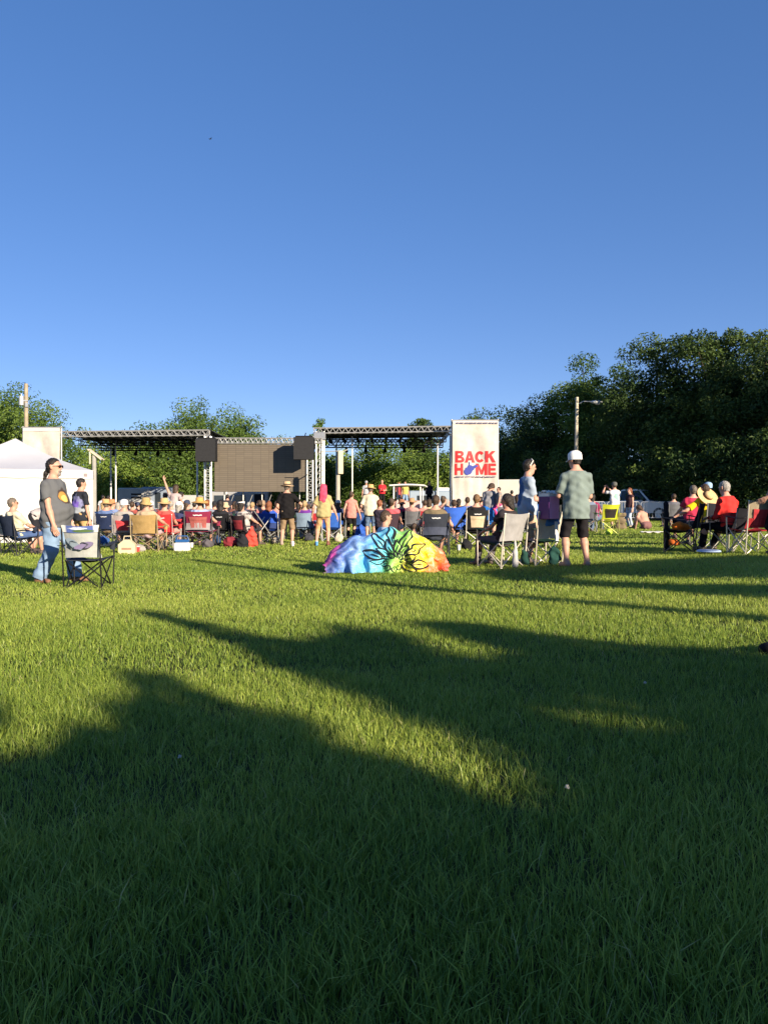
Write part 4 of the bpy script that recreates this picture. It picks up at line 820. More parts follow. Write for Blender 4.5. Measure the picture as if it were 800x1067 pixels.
person(719, 19.0, 95, 'seated person in crimson top and grey patterned sleeves beyond the yellow shirt', pose='sit', seat=.45, shirt=(.42,.03,.07), sleeve=.6, hair='greybrown', pants=(SHT, NAVY), girth=1.05)
person(735, 20.0, 90, 'seated person in pale blue cap showing above the straw hat', pose='sit', seat=.55, hat=('cap', (.28,.42,.58)), shirt=(.10,.12,.2), hair='dark', pants=(SHT, NAVY))
camp_chair(709, 14.6, 150, 'black camp chair with a dark tall back and an orange bag on its seat', fabric=(.010,.012,.018), frame=(.03,.03,.032), scale=1.02, arm=(.012,.016,.03))
person(761, 14.3, 118, 'seated man in red long sleeved shirt and dark trousers with cropped grey hair', pose='sit', seat=.42, shirt=(.62,.035,.03), sleeve=1.75, hair='grey', cut='short', pants=(TR, (.010,.010,.014)), shoes=(.30,.22,.15), girth=1.12, lean=10, hands=[(.40,.16,.62), (.36,-.16,.62)], head=(5, 5))
camp_chair(760, 14.35, 118, 'dark low camp chair under the man in red', fabric=(.012,.012,.016), frame=(.30,.28,.24), scale=.9)
camp_chair(782, 13.7, 96, 'red camp chair with tan edges and pale crossed legs', fabric=(.42,.03,.035), panel=(.50,.05,.06), side=(.36,.29,.20), low=(.40,.03,.035), frame=(.66,.60,.50), scale=1.04, arm=(.05,.04,.04))
teal = printed('striped_tee', (.012,.17,.12), [((0,0,1.75), (.6,.6,.26), (.06,.26,.42), .1), ((0,0,1.47), (.6,.6,.05), (.25,.16,.05), .15)])
person(812, 13.2, 180, 'person at the frame edge in teal and blue striped shirt reaching to the red chair', H=1.82, shirt=teal, sleeve=.6, long_hem=.1, pants=(TR, (.015,.015,.02)), hair='dark', hands=[(.33,.18,.98), (.12,-.28,.8)], skin=2, girth=1.1, fine=.012)
# ================================================================ stage, screen, tent, poles, vehicles
ALU = metal((.46,.45,.43), .38, .55); BLK = mat('black_paint', (.014,.014,.016), .8, 0, .2, spec=.15); WHITE = mat('white_paint', (.66,.65,.62), .35, 0, .06)
def truss(mb, p0, p1, wv, hv, bays, rc=.035, rd=.018):
    """four chords with zigzag bracing; wv and hv are the half width and half height vectors"""
    p0, p1, wv, hv = [np.asarray(q, float) for q in (p0, p1, wv, hv)]
    cs = [wv+hv, wv-hv, -wv-hv, -wv+hv]
    for c in cs: mb.tube(p0+c, p1+c, rc, rc, 6)
    for i in range(bays):
        a, b = p0+(p1-p0)*i/bays, p0+(p1-p0)*(i+1)/bays; m = (a+b)/2
        for u, v in ((cs[0], cs[1]), (cs[3], cs[2]), (cs[0], cs[3]), (cs[1], cs[2])):
            mb.tube(a+u, m+v, rd, rd, 5); mb.tube(m+v, b+u, rd, rd, 5)
    for e in (p0, p1):
        for k in range(4): mb.tube(e+cs[k], e+cs[(k+1) % 4], rd, rd, 5)
def stage_roof(label, x0, x1, y0, y1, z, zl, posts, mirror=False):
    t = thing('stage_canopy', label, 'stage roof', (x0, y0, 0), 0, 'twin stage roofs'); L = x1-x0; D = y1-y0
    mb = MB(); truss(mb, (-.6, 0, z-.16), (L+.2, 0, z-.16+zl), (0, .14, 0), (0, 0, .16), 22); mb.build('front_truss', ALU, t, True)
    mb = MB(); truss(mb, (-.6, D, z-.30), (L+.2, D, z-.30), (0, .2, 0), (0, 0, .28), 16, .035, .02); mb.build('rear_truss', BLK, t, True)
    for k, yy in enumerate((.33, .66)):
        mb = MB(); truss(mb, (0, D*yy, z-.45), (L, D*yy, z-.45), (0, .16, 0), (0, 0, .18), 16, .03, .016); mb.build('lighting_truss', BLK, t, True)
    mb = MB()
    for k in range(9): xx = L*k/8; truss(mb, (xx, .2, z-.24), (xx, D-.2, z-.24), (.05, 0, 0), (0, 0, .10), 9, .022, .012)
    mb.build('rafters', mat('dark_steel', (.05,.05,.052), .5, .3), t, True)
    mb = MB(); pts = [[(-.3+(L+.5)*i/8, .1+(D-.1)*j/4, z+.05+zl*i/8-.05*math.sin(math.pi*j/4)) for j in range(5)] for i in range(9)]
    mb.sheet(pts, .03); mb.build('roof_skin', mat('roof_skin', (.05,.05,.055), .7, 0, .25), t, True)
    for xx, yy, r_ in posts:
        mb = MB(); mb.tube((xx, yy, 0), (xx, yy, z-.3), r_, r_, 8); mb.box((xx, yy, .03), (.45, .45, .06)); mb.build('post', WHITE if r_ < .09 else ALU, t, True)
    for k in range(5):                                 # lamp heads under the roof
        xx = L*(.15+.17*k); yy = D*.66
        mb = MB(); M = rotx(R(-35)); mb.lathe([(.001, .16), (.07, .15), (.09, .05), (.13, -.16), (.12, -.16), (.08, .04), (.001, .05)], 10, M, (xx, yy, z-.95)); mb.tube((xx, yy, z-.85), (xx, yy, z-.62), .02); mb.build('stage_lamp', BLK, t, True)
    return t
ZR = 5.78
xl0, xl1 = wx(66, 48), wx(215, 48)
stage_roof('stage roof beside the tent with a thin white corner post', xl0, xl1, 48, 56, ZR, .10, [(.3, 7.6, .06), (wx(121, 52)-xl0, 4, .05), (xl1-xl0-.7, .6, .06), (xl1-xl0-.3, 7.6, .06)])
xr0, xr1 = wx(337, 48), wx(468, 48)
stage_roof('stage roof over the musicians, next to the lettered banner', xr0, xr1, 48, 56, ZR+.22, .12, [(-.1, .3, .07), (.35, 7.6, .06), (wx(367, 50)-xr0, 2, .045), (xr1-xr0-.2, 7.6, .06), (xr1-xr0+.1, .4, .06)])
def platform(label, x0, x1, y0, y1, z):
    t = thing('stage_platform', label, 'stage', ((x0+x1)/2, y0, 0), 0, 'stage platforms'); w_ = x1-x0; D = y1-y0
    MB().rbox((0, D/2, z-.06), (w_, D, .12), .02).build('deck', mat('plywood', (.06,.055,.05), .8, 0, .3, 3), t)
    mb = MB(); mb.sheet([[(-w_/2+.05+(w_-.1)*i/30, -.02+.05*math.sin(i*1.9), .03+(z-.14)*j/3) for j in range(4)] for i in range(31)], .02); mb.build('skirt', mat('fabric', (.012,.012,.014), .9), t, True)
    for i in range(5):
        for yy in (.4, D-.4): mb = MB(); mb.tube((-w_/2+.2+(w_-.4)*i/4, yy, 0), (-w_/2+.2+(w_-.4)*i/4, yy, z-.12), .03); mb.build('leg', ALU, t)
platform('black skirted stage platform beneath the musicians', xr0-.3, xr1+.2, 47.6, 55.5, 1.02)
platform('black skirted stage platform under the roof near the tent', xl0-.3, xl1+.2, 47.6, 55.5, .62)

# LED screen wall on its own truss goal, two speaker hangs
SY = 46.5; sx0, sx1 = wx(223.5, SY), wx(320, SY); sz0, sz1 = wz(512.5, SY), wz(463, SY)
t = thing('led_screen', 'large brown grey LED screen, switched off, hanging from a silver truss', 'screen', ((sx0+sx1)/2, SY, 0))
W_, Hs = sx1-sx0, sz1-sz0
m, nt, b = nodes_of('led_modules'); tc = nt.nodes.new('ShaderNodeTexCoord'); br = nt.nodes.new('ShaderNodeTexBrick')
mp = nt.nodes.new('ShaderNodeMapping'); mp.inputs['Rotation'].default_value = (R(90), 0, 0); nt.links.new(tc.outputs['Object'], mp.inputs['Vector']); nt.links.new(mp.outputs[0], br.inputs['Vector'])
br.offset = 0; br.inputs['Scale'].default_value = 1; br.inputs['Brick Width'].default_value = .5; br.inputs['Row Height'].default_value = .125; br.inputs['Mortar Size'].default_value = .010
br.inputs['Color1'].default_value = (.130,.105,.076,1); br.inputs['Color2'].default_value = (.112,.090,.066,1); br.inputs['Mortar'].default_value = (.070,.056,.042,1)
nt.links.new(br.outputs['Color'], b.inputs['Base Color']); b.inputs['Roughness'].default_value = .65
MB().rbox((0, .08, (sz0+sz1)/2), (W_, .14, Hs), .015).build('display', m, t)
mb = MB()
for k in range(13): mb.box((-W_/2+W_*(k+.5)/13, .22, (sz0+sz1)/2), (.05, .12, Hs*.98))
mb.build('rear_frame', BLK, t)
mb = MB(); truss(mb, (-W_/2-.9, .1, sz1+.22), (W_/2+.9, .1, sz1+.22), (0, .14, 0), (0, 0, .15), 24, .035, .02); mb.build('header_truss', ALU, t, True)
for q, xx in ((-1, wx(216.5, SY)-(sx0+sx1)/2), (1, wx(326, SY+2)-(sx0+sx1)/2)):
    mb = MB(); truss(mb, (xx, .1, 0), (xx, .1, sz1+.5), (.17, 0, 0), (0, .17, 0), 18, .045, .02); mb.build('tower', ALU, t, True)
    MB().box((xx, .1, .03), (1.0, 1.0, .06)).build('base_plate', ALU, t)
for k in range(5):
    mb = MB(); xx = -W_/2+.5+(W_-1.0)*k/4; mb.tube((xx, .5, 0), (xx, .5, sz0+.1), .035); mb.tube((xx, .5, .3), (xx+.6, .5, sz0-.1), .02); mb.build('support_strut', ALU, t, True)
# tall lattice mast between screen and stage
t = thing('lattice_mast', 'silver lattice mast standing between the screen and the stage roof', 'mast', (wx(333, 47.5), 47.5, 0))
for q, (xx, yy) in enumerate(((-.22,0), (.0,.3), (.28,0))): mb = MB(); mb.tube((xx, yy, 0), (xx, yy, 5.75), .05); mb.build('upright', ALU, t, True)
mb = MB()
for k in range(14):
    z0 = .3+k*.39; mb.tube((-.22, 0, z0), (.28, 0, z0+.39), .016); mb.tube((-.22, 0, z0), (0, .3, z0+.39), .016)
mb.build('bracing', ALU, t, True); MB().rbox((.0, -.1, 5.45), (.75, .3, .5), .05).build('hoist_head', mat('painted_metal', (.30,.31,.33), .4, .5), t)
for px, py0, py1, sy, lab in ((215.5, 458, 481, 45.6, 'black line array speaker cluster hanging beside the screen toward the tent'), (317, 456, 479, 45.0, 'black line array speaker cluster casting its shadow on the screen')):
    t = thing('line_array', lab, 'speaker', (wx(px, sy), sy, 0), 0, 'hanging line array speakers'); z1, z0 = wz(py0, sy), wz(py1, sy); hh = (z1-z0)/4
    for k in range(4):
        M = np.eye(3); mb = MB(); mb.box((0, .0, z1-hh*(k+.5)), (1.16, .65, hh*.998), M); o = mb.build('speaker_cabinet', BLK, t)
        MB().box((0, -.338, z1-hh*(k+.5)), (1.162, .02, hh*.996), M).build('grille', mat('grille', (.02,.02,.022), .8), o)
    mb = MB(); mb.box((0, .1, z1+.06), (1.0, .5, .08)); mb.tube((0, .3, z1+.08), (0, .9, z1+.35), .03); mb.build('rigging_frame', BLK, t)

# banners
FONT = {}
def text_part(txt, size, m, parent, loc, scx=1.0, off=0.0, name='lettering'):
    cu = bpy.data.curves.new('lettering', 'FONT'); cu.body = txt; cu.size = size; cu.extrude = .006; cu.offset = off; cu.align_x = 'LEFT'; cu.space_character = 1.0
    tmp = bpy.data.objects.new('lettering', cu); COL.objects.link(tmp); bpy.context.view_layer.update()
    dg = bpy.context.evaluated_depsgraph_get(); me = bpy.data.meshes.new_from_object(tmp.evaluated_get(dg)); COL.objects.unlink(tmp); bpy.data.objects.remove(tmp)
    n = len(me.vertices); co_ = np.zeros(n*3); me.vertices.foreach_get('co', co_); co_ = co_.reshape(-1, 3)
    w_ = co_[:, 0].max()-co_[:, 0].min(); h_ = co_[:, 1].max()-co_[:, 1].min(); x0 = co_[:, 0].min(); y0 = co_[:, 1].min()
    return me, co_, (x0, y0, w_, h_)
def place_text(txt, x0, x1, z0, z1, yf, m, parent, off):
    me, c, (ax_, ay_, w_, h_) = text_part(txt, 1.0, m, parent, None, 1, off)
    xx_, zz_ = x0+(c[:,0]-ax_)/w_*(x1-x0), z0+(c[:,1]-ay_)/h_*(z1-z0); out = np.stack([xx_, np.array([yf(a, b_) for a, b_ in zip(xx_, zz_)])-c[:,2]*.6, zz_], 1)
    me.vertices.foreach_set('co', out.ravel().astype(np.float32)); me.update(); me.materials.clear()
    return link('lettering', me, m, parent)
def cloth_y(u, v, seed):
    return .05*math.sin(u*9+v*5+seed)*math.sin(v*3.1)+.07*math.exp(-((u-.5+abs(v-.55)*.5-.12)/.10)**2)*(v > .55)*(1-v)*2+.07*math.exp(-((u-.5-abs(v-.55)*.5+.12)/.10)**2)*(v > .55)*(1-v)*2+.025*math.sin(u*31+seed)*(1-v)*.8
def banner_cloth(w_, h_, z0, seed):
    nu, nv = 26, 46; pts = []
    for i in range(nu):
        row = []
        for j in range(nv):
            u, v = i/(nu-1), j/(nv-1)
            y = cloth_y(u, v, seed)
            row.append((-w_/2+w_*u, y, z0+h_*v))
        pts.append(row)
    return pts
def glyph(ch):
    def strip(O, I): return [[O[k], O[k+1], I[k+1], I[k]] for k in range(len(O)-1)]
    def arc(cx_, cy_, rx, ry, a0, a1, n=8): return [(cx_+rx*math.cos(R(a0+(a1-a0)*k/n)), cy_+ry*math.sin(R(a0+(a1-a0)*k/n))) for k in range(n+1)]
    st = [[(0,0),(.29,0),(.29,1),(0,1)]]
    if ch == 'B': return st+strip([(.29,1)]+arc(.62,.755,.30,.245,90,-90)+[(.29,.51)], [(.29,.80)]+arc(.56,.72,.09,.08,90,-90)+[(.29,.64)])+strip([(.29,.51)]+arc(.66,.255,.34,.255,90,-90)+[(.29,0)], [(.29,.37)]+arc(.60,.285,.10,.085,90,-90)+[(.29,.20)])
    if ch == 'A': return [[(0,0),(.29,0),(.50,.72),(.35,1)], [(.71,0),(1,0),(.65,1),(.50,.72)], [(.35,1),(.50,.72),(.65,1)], [(.345,.19),(.655,.19),(.597,.388),(.403,.388)]]
    if ch == 'C': return strip(arc(.5,.5,.5,.5,38,322,18), arc(.52,.5,.21,.26,38,322,18))
    if ch == 'K': return st+[[(.29,.37),(1,1),(.64,1),(.29,.68)], [(.40,.467),(.60,.645),(1.02,0),(.68,0)]]
    if ch == 'H': return st+[[(.71,0),(1,0),(1,1),(.71,1)], [(.29,.38),(.71,.38),(.71,.62),(.29,.62)]]
    if ch == 'M': return [[(0,0),(.24,0),(.24,1),(0,1)], [(.76,0),(1,0),(1,1),(.76,1)], [(.24,1),(.24,.60),(.40,.05),(.5,.05),(.5,.40)], [(.5,.40),(.5,.05),(.60,.05),(.76,.60),(.76,1)]]
    return st+[[(.29,.78),(.95,.78),(.95,1),(.29,1)], [(.29,.39),(.88,.39),(.88,.60),(.29,.60)], [(.29,0),(.97,0),(.97,.22),(.29,.22)]]
def banner(label, px0, px1, py0, py1, d, letters):
    X0, X1, Z1, Z0 = wx(px0, d), wx(px1, d), wz(py0, d), wz(py1, d); w_, h_ = X1-X0, Z1-Z0
    t = thing('banner', label, 'banner', ((X0+X1)/2, d, 0), 0, 'tall stage banners')
    cl = MB().sheet(banner_cloth(w_, h_, Z0, px0), .012).build('cloth', mat('banner_vinyl', (.50,.445,.39), .55, 0, .14, 2.2, .9, 3.0, .3), t, True)
    mb = MB(); mb.tube((-w_/2-.1, .06, Z1+.03), (w_/2+.1, .06, Z1+.03), .045)
    for q in (-1, 1): mb.tube((q*(w_/2+.04), .12, 0), (q*(w_/2+.04), .12, Z1+.1), .05)
    mb.build('pole_frame', ALU, t, True)
    MB().box((0, -.028, Z1-.10), (w_*.99, .012, .20)).build('hem', mat('banner_vinyl', (.52,.50,.47), .5, 0, .05), cl)
    if letters:
        red = mat('red_print', (.55,.028,.03), .6, 0, .08); blue = mat('blue_print', (.045,.06,.30), .6, 0, .08)
        zz = lambda py: wz(py, d); xx = lambda px: wx(px, d)-(X0+X1)/2
        yf = lambda a, b_: cloth_y((a+w_/2)/w_, (b_-Z0)/h_, px0)-.024
        for ch, a0, a1, z0_, z1_ in (('B',474,483.6,482,470),('A',483.9,494.6,482,470),('C',494.9,504.6,482,470),('K',505.2,516,482,470),('H',473.6,482.2,495,483),('M',495.6,507.6,495,483),('E',508.4,516.8,495,483)):
            mb = MB()
            for Q_ in glyph(ch):
                V = [(xx(a0)+a*(xx(a1)-xx(a0)), zz(z0_)+b_*(zz(z1_)-zz(z0_))) for a, b_ in Q_]; n = len(V)
                mb.add([(a, yf(a, b_)-.006, b_) for a, b_ in V]+[(a, yf(a, b_)+.004, b_) for a, b_ in V], [list(range(n)), [k+n for k in range(n)][::-1]]+[[(k+1) % n, k, k+n, (k+1) % n+n] for k in range(n)])
            mb.build('letter', red, cl)
        o = [(.02,.42),(.10,.52),(.13,.66),(.24,.70),(.30,.86),(.355,.90),(.37,1.16),(.42,1.16),(.43,.88),(.55,.87),(.62,.78),(.72,.86),(.80,.90),(.97,.86),(1.0,.78),(.90,.72),(.80,.62),(.74,.60),(.70,.48),(.62,.40),(.55,.22),(.48,.10),(.36,.06),(.24,.0),(.12,.08),(.04,.22)]
        pw, ph = xx(497.8)-xx(482.8), zz(483.5)-zz(495.5)
        P2 = [(xx(482.8)+a*pw, zz(495.3)+b_*ph) for a, b_ in o]
        MB().prism(P2, yf(*P2[0])-.022, yf(*P2[0])-.012).build('state_outline', blue, cl)
        for py, n, th in ((496.9, 9, .07), (441.0, 8, .09)):     # unreadable small print shows as a broken thin line
            r = np.random.default_rng(int(py)); mb = MB(); x = xx(474 if py > 450 else 475)
            while x < xx(516.5): l = r.uniform(.1, .34); mb.box((x+l/2, -.078, zz(py)), (l, .006, th*.8)); x += l+r.uniform(.03, .07)
            mb.build('small_print', mat('dark_print', (.12,.10,.16), .6), cl)
    return t
banner('tall cream banner with red BACK HOME lettering and a blue state outline', 471.3, 518, 438.5, 527, 46.5, True)
banner('plain wrinkled cream banner rising behind the white tent', 24.5, 63, 446, 520, 47, False)

# white tent
def tent():
    a = R(22); ex, ey = vec(-math.cos(a), -math.sin(a), 0), vec(-math.sin(a), math.cos(a), 0)      # leftwards along the front, and away
    d = 24.0; org = vec(wx(97.5, d), d, 0); w_, D = 4.7, 5.0; eh = wz(490.5, d)
    t = thing('canopy_tent', 'white peaked canopy tent with white cloth walls', 'tent', tuple(org), 0)
    wt = mat('tent_fabric', (.52,.50,.47), .6, 0, .05, 1.2, .35, 3, .2); rf = mat('tent_roof_shade_tone', (.47,.47,.50), .6, 0, .05, 1.2, .25, 3, .2)  # roof colour greyed and cooled to carry the shade on its slopes
    P = lambda u, v, z: ex*u*w_+ey*v*D+vec(0,0,z)
    pk = wz(457, 25.4); c = [(0,0),(1,0),(1,1),(0,1)]
    mb = MB()
    for k in range(4):
        p, q = c[k], c[(k+1) % 4]; pts = []
        for i in range(9):
            row = []
            for j in range(9):
                u, f = i/8, j/8; bx = p[0]+(q[0]-p[0])*u; by = p[1]+(q[1]-p[1])*u
                bx, by = bx+(.5-bx)*f*.995, by+(.5-by)*f*.995; z = eh+(pk-eh)*f-.16*math.sin(math.pi*f)*(.6+.4*math.sin(math.pi*u))
                row.append(P(bx, by, z))
            pts.append(row)
        mb.sheet(pts, .008)
    mb.build('roof', rf, t, True)
    mb = MB()
    for k in range(4):
        p, q = c[k], c[(k+1) % 4]
        out = nrm(P((p[0]+q[0])/2, (p[1]+q[1])/2, 0)-P(.5,.5,0))*.02
        mb.sheet([[P(p[0]+(q[0]-p[0])*i/24, p[1]+(q[1]-p[1])*i/24, eh+.01-.26*j/3-.012*math.sin(i*1.3)*(j/3))+out for j in range(4)] for i in range(25)], .006)
    mb.build('valance', wt, t, True)
    for k in range(4):
        p, q = c[k], c[(k+1) % 4]; n = nrm(P((p[0]+q[0])/2, (p[1]+q[1])/2, 0)-P(.5,.5,0)); fl = .14 if k else .12
        mb = MB(); mb.sheet([[P(p[0]+(q[0]-p[0])*i/30, p[1]+(q[1]-p[1])*i/30, .02+(eh-.1)*j/8)+n*(-.02+fl*(1-j/8)**2+.025*math.sin(i*.9+k)*(1-j/8)) for j in range(9)] for i in range(31)], .006); mb.build('wall', wt, t, True)
    for p in c: mb = MB(); mb.tube(P(p[0]*.98+.01, p[1]*.98+.01, 0), P(p[0]*.98+.01, p[1]*.98+.01, eh), .025); mb.build('pole', ALU, t)
    mb = MB(); mb.sheet([[P(.035+.02*i, -.006, eh-.09-.09*j)+vec(0,-.02,0) for j in range(2)] for i in range(2)], .004); mb.build('maker_patch', mat('patch', (.25,.2,.2), .6), t)
tent()

# poles and boards
def utility(px, d, top, label):
    h = wz(top, d); t = thing('utility_pole', label, 'utility pole', (wx(px, d), d, 0))
    MB().tube((0,0,0), (0,0,h), .22, .17, 10).build('pole', mat('weathered_wood', (.33,.27,.19), .9, 0, .2, 3, .6, 20), t, True)
    mb = MB(); mb.lathe([(.001,-.45),(.22,-.43),(.22,.42),(.001,.45)], 12, None, (-.38, -.15, h-1.6)); mb.tube((-.38,-.15,h-1.15), (-.38,-.15,h-.95), .05); mb.build('transformer', mat('painted_metal', (.42,.43,.44), .45, .3), t, True)
    mb = MB(); mb.box((.0, -.15, h-1.6), (.5, .1, .12)); mb.box((.15, -.2, h-2.0), (.22, .2, .4)); mb.build('bracket', mat('painted_metal', (.42,.43,.44), .45, .3), t)
utility(28, 72, 400, 'weathered wooden utility pole with a grey transformer rising over the tent')
d = 50; t = thing('street_lamp', 'tall pale pole with a curved arm and lamp head before the dark trees', 'street lamp', (wx(599, d), d, .25)); h = wz(418, d)
MB().tube((0,0,0), (.10,0,h), .13, .10, 10).build('pole', mat('weathered_wood', (.50,.44,.33), .8, 0, .12, 3, .3, 20), t, True)
MB().path([(.10,0,h-.5), (.5,-.05,h-.28), (1.0,-.08,h-.30)], .035, 8).build('arm', ALU, t, True)
mb = MB(); mb.ball((1.35,-.1,h-.33), .36, 12, (1.15,.42,.34)); hd = mb.build('lamp_head', mat('painted_metal', (.55,.55,.53), .4, .3), t, True)
mb = MB(); mb.ball((1.42,-.1,h-.42), .2, 10, (1,.7,.5)); mb.build('lens', mat('lens', (.5,.5,.45), .2), hd, True)
h = wz(484, 43); t = thing('wooden_post', 'grey post topped by a tilted pale board, beside the tent', 'post', (wx(98.5, 43), 43, 0))
MB().tube((0,0,0), (0,0,h+.5), .13, .12, 10).build('post', mat('weathered_wood', (.30,.29,.26), .85, 0, .15, 4), t, True)
mb = MB(); M = roty(R(37)); mb.rbox((.08,-.14,h+.55), (.95,.1,.07), .01, M); mb.rbox((.08,.28,h+.55), (.95,.1,.07), .01, M); mb.box((.08,.07,h+.58), (.92,.5,.03), M); mb.rbox((-.18,-.14,h+.42), (.07,.1,.8), .01); mb.build('board', mat('pale_wood', (.55,.47,.35), .8, 0, .15, 4), t)
d = 43; h = wz(500, d); t = thing('wooden_post', 'pale post carrying an upright wooden board in front of the stage', 'post', (wx(352, d), d, 0))
MB().tube((0,0,0), (0,0,wz(470, d)), .14, .12, 10).build('post', mat('weathered_wood', (.36,.33,.27), .85, 0, .15, 4), t, True)
MB().rbox((.16,-.2,(wz(470, d)+wz(494, d))/2), (.30,.10,wz(470, d)-wz(494, d)), .015, rotz(.4)).build('board', mat('pale_wood', (.52,.42,.30), .8, 0, .15, 4), t)
mb = MB(); mb.tube((0,0,wz(474, d)), (.55,.1,wz(468, d)), .03); mb.tube((0,0,wz(470, d)), (-.75,.1,wz(470.5, d)), .025); mb.build('brace', mat('weathered_wood', (.36,.33,.27), .85, 0, .15, 4), t)
# the pole behind the viewer that draws the long thin shadow across the lawn
tip = np.array(ground_at(196, 584)); Lp = 9.6/math.tan(SUN_EL); b_ = tip+SH*Lp
t = thing('utility_pole', 'bare utility pole behind the viewer whose thin shadow crosses the lawn', 'utility pole', (b_[0], b_[1], float(gz(b_[0]))))
MB().tube((0,0,0), (0,0,9.6-float(gz(b_[0]))), .20, .13, 10).build('pole', mat('weathered_wood', (.33,.27,.19), .9, 0, .2, 3, .6, 20), t, True)

# vehicles ---------------------------------------------------------
TYRE = mat('rubber', (.018,.018,.018), .85); GLASS = mat('dark_glass', (.025,.032,.04), .08, 0, .05, spec=.6)
def wheel(t, x, y, r, w_=.2):
    mb = MB(); mb.lathe([(r*.6,-w_/2),(r*.92,-w_/2),(r,-w_*.35),(r,w_*.35),(r*.92,w_/2),(r*.6,w_/2)], 20, rotx(R(90)), (x, y, r)); o = mb.build('wheel', TYRE, t, True)
    mb = MB(); mb.lathe([(.001,-w_*.42),(r*.55,-w_*.40),(r*.62,-w_*.48),(r*.62,w_*.48),(r*.55,w_*.40),(.001,w_*.42)], 16, rotx(R(90)), (x, y, r)); mb.build('rim', ALU, o, True)
def pickup(px, d, rz, label):
    X = wx(px, d); t = thing('pickup_truck', label, 'pickup truck', (X, d, float(gz(X))), R(rz))
    body = mat('car_paint', (.62,.61,.60), .28, 0, .03, spec=.5)
    prof = [(-2.6,.55),(-2.62,1.12),(-.75,1.15),(-.55,1.16),(.55,1.16),(.75,1.14),(2.30,1.06),(2.60,.95),(2.66,.58),(2.4,.45),(-2.5,.45)]
    MB().prism(prof, -.93, .93).build('body', body, t, 15)
    cabp = [(-.78,1.14),(-.62,1.80),(-.45,1.86),(.35,1.86),(.50,1.83),(1.15,1.14)]
    mb = MB(); V = [(x_, s_*(.90 if z_ < 1.2 else .74), z_) for s_ in (-1, 1) for x_, z_ in cabp]; n = len(cabp)
    mb.add(V, [list(range(n))[::-1], [i+n for i in range(n)]]+[[k, (k+1) % n, (k+1) % n+n, k+n] for k in range(n)]); mb.build('cab', body, t, 15)
    def quad(name, pts, m=GLASS):
        P = np.array(pts, float); c = P.mean(0); nn = nrm(np.cross(P[1]-P[0], P[2]-P[0])); cc = np.array([0,0,1.3]); nn = nn if (c-cc) @ nn > 0 else -nn
        MB().add(np.concatenate([P+nn*.012, P-nn*.01]), [[0,1,2,3],[7,6,5,4],[0,4,5,1],[1,5,6,2],[2,6,7,3],[3,7,4,0]]).build(name, m, t)
    quad('windshield', [(1.09,-.80,1.20),(1.09,.80,1.20),(.56,.70,1.76),(.56,-.70,1.76)])
    for sg in (-1, 1):
        yy = lambda z: sg*(.90-.16*(z-1.14)/.72)
        quad('window', [(.05,yy(1.2),1.2),(.98,yy(1.2),1.2),(.46,yy(1.76),1.76),(.05,yy(1.76),1.76)]); quad('window', [(-.02,yy(1.2),1.2),(-.66,yy(1.2),1.2),(-.55,yy(1.76),1.76),(-.02,yy(1.76),1.76)])
        MB().rbox((2.55, sg*.70, .88), (.12,.36,.22), .02).build('headlight', mat('lens', (.6,.6,.58), .15), t)
        MB().rbox((.85, sg*1.02, 1.22), (.10,.16,.18), .02).build('mirror', BLK, t)
        for xx in (-1.65, 1.70): wheel(t, xx, sg*.80, .40, .26)
    mb = MB(); mb.box((2.615, 0, .86), (.06, .98, .30)); mb.box((2.645, 0, .86), (.03, .98, .05)); mb.build('grille', BLK, t)
    mb = MB(); mb.rbox((2.66, 0, .56), (.16,1.86,.20), .03); mb.build('bumper', ALU, t)
pickup(662, 46, -38, 'white pickup truck parked behind the steel crowd barriers')
def box_trailer(px, d, w_, h_, dep, label, col, rz=0, windows=(), roofbits=True, name='trailer', zb=.55, cat='trailer'):
    X = wx(px, d); t = thing(name, label, cat, (X, d, float(gz(X))), R(rz), 'white vehicles parked behind the stages')
    MB().rbox((0,0,zb+h_/2), (w_, dep, h_), .09).build('body', mat('van_paint', col, .4, 0, .07, 1.5), t)
    for x0, x1, z0, z1, m in windows: o = MB().rbox(((x0+x1)/2, -dep/2-.01, (z0+z1)/2), (x1-x0, .05, z1-z0), .015).build('window', m, t)
    for xx in (-w_*.3, w_*.3):
        for yy in (-dep/2+.2, dep/2-.2): wheel(t, xx, yy, .36)
    if roofbits: MB().rbox((w_*.15, 0, zb+h_+.13), (.9,.8,.26), .05).build('roof_unit', WHITE, t)
    mb = MB(); mb.box((0, -dep/2-.012, zb+.35), (w_*.96, .02, .10)); mb.build('stripe', mat('grey_stripe', (.20,.22,.25), .5), t)
    return t
box_trailer(143, 60, 2.3, 2.0, 2.2, 'white camper trailer with two small slot windows under the stage roof', (.42,.41,.38), 0, [(-.1,.7,2.0,2.12,BLK), (-.1,.7,1.72,1.88,BLK)], False)
box_trailer(166, 61, 2.2, 2.1, 2.2, 'grey blue camper van with dark windows under the stage roof', (.22,.26,.32), 0, [(-.95,-.45,1.0,2.2,GLASS), (.0,.45,1.0,2.2,GLASS), (.65,.95,1.0,2.2,BLK)], False)
box_trailer(194, 64, 2.4, 1.5, 2.2, 'white van seen in the gap beneath the thin corner post', (.42,.41,.39), 0, [(-.9,-.1,1.3,1.8,GLASS)], False)
box_trailer(252, 62, 4.6, 1.75, 2.2, 'white camper under the big screen with three dark windows', (.33,.33,.33), 0, [(-2.0,-1.1,1.3,2.0,GLASS), (-.3,.5,1.3,2.0,GLASS), (1.2,2.0,1.2,2.1,BLK)], False)
box_trailer(527, 50, 2.6, 2.0, 2.4, 'plain white cargo trailer just past the lettered banner', (.58,.55,.49), -12, (), False)
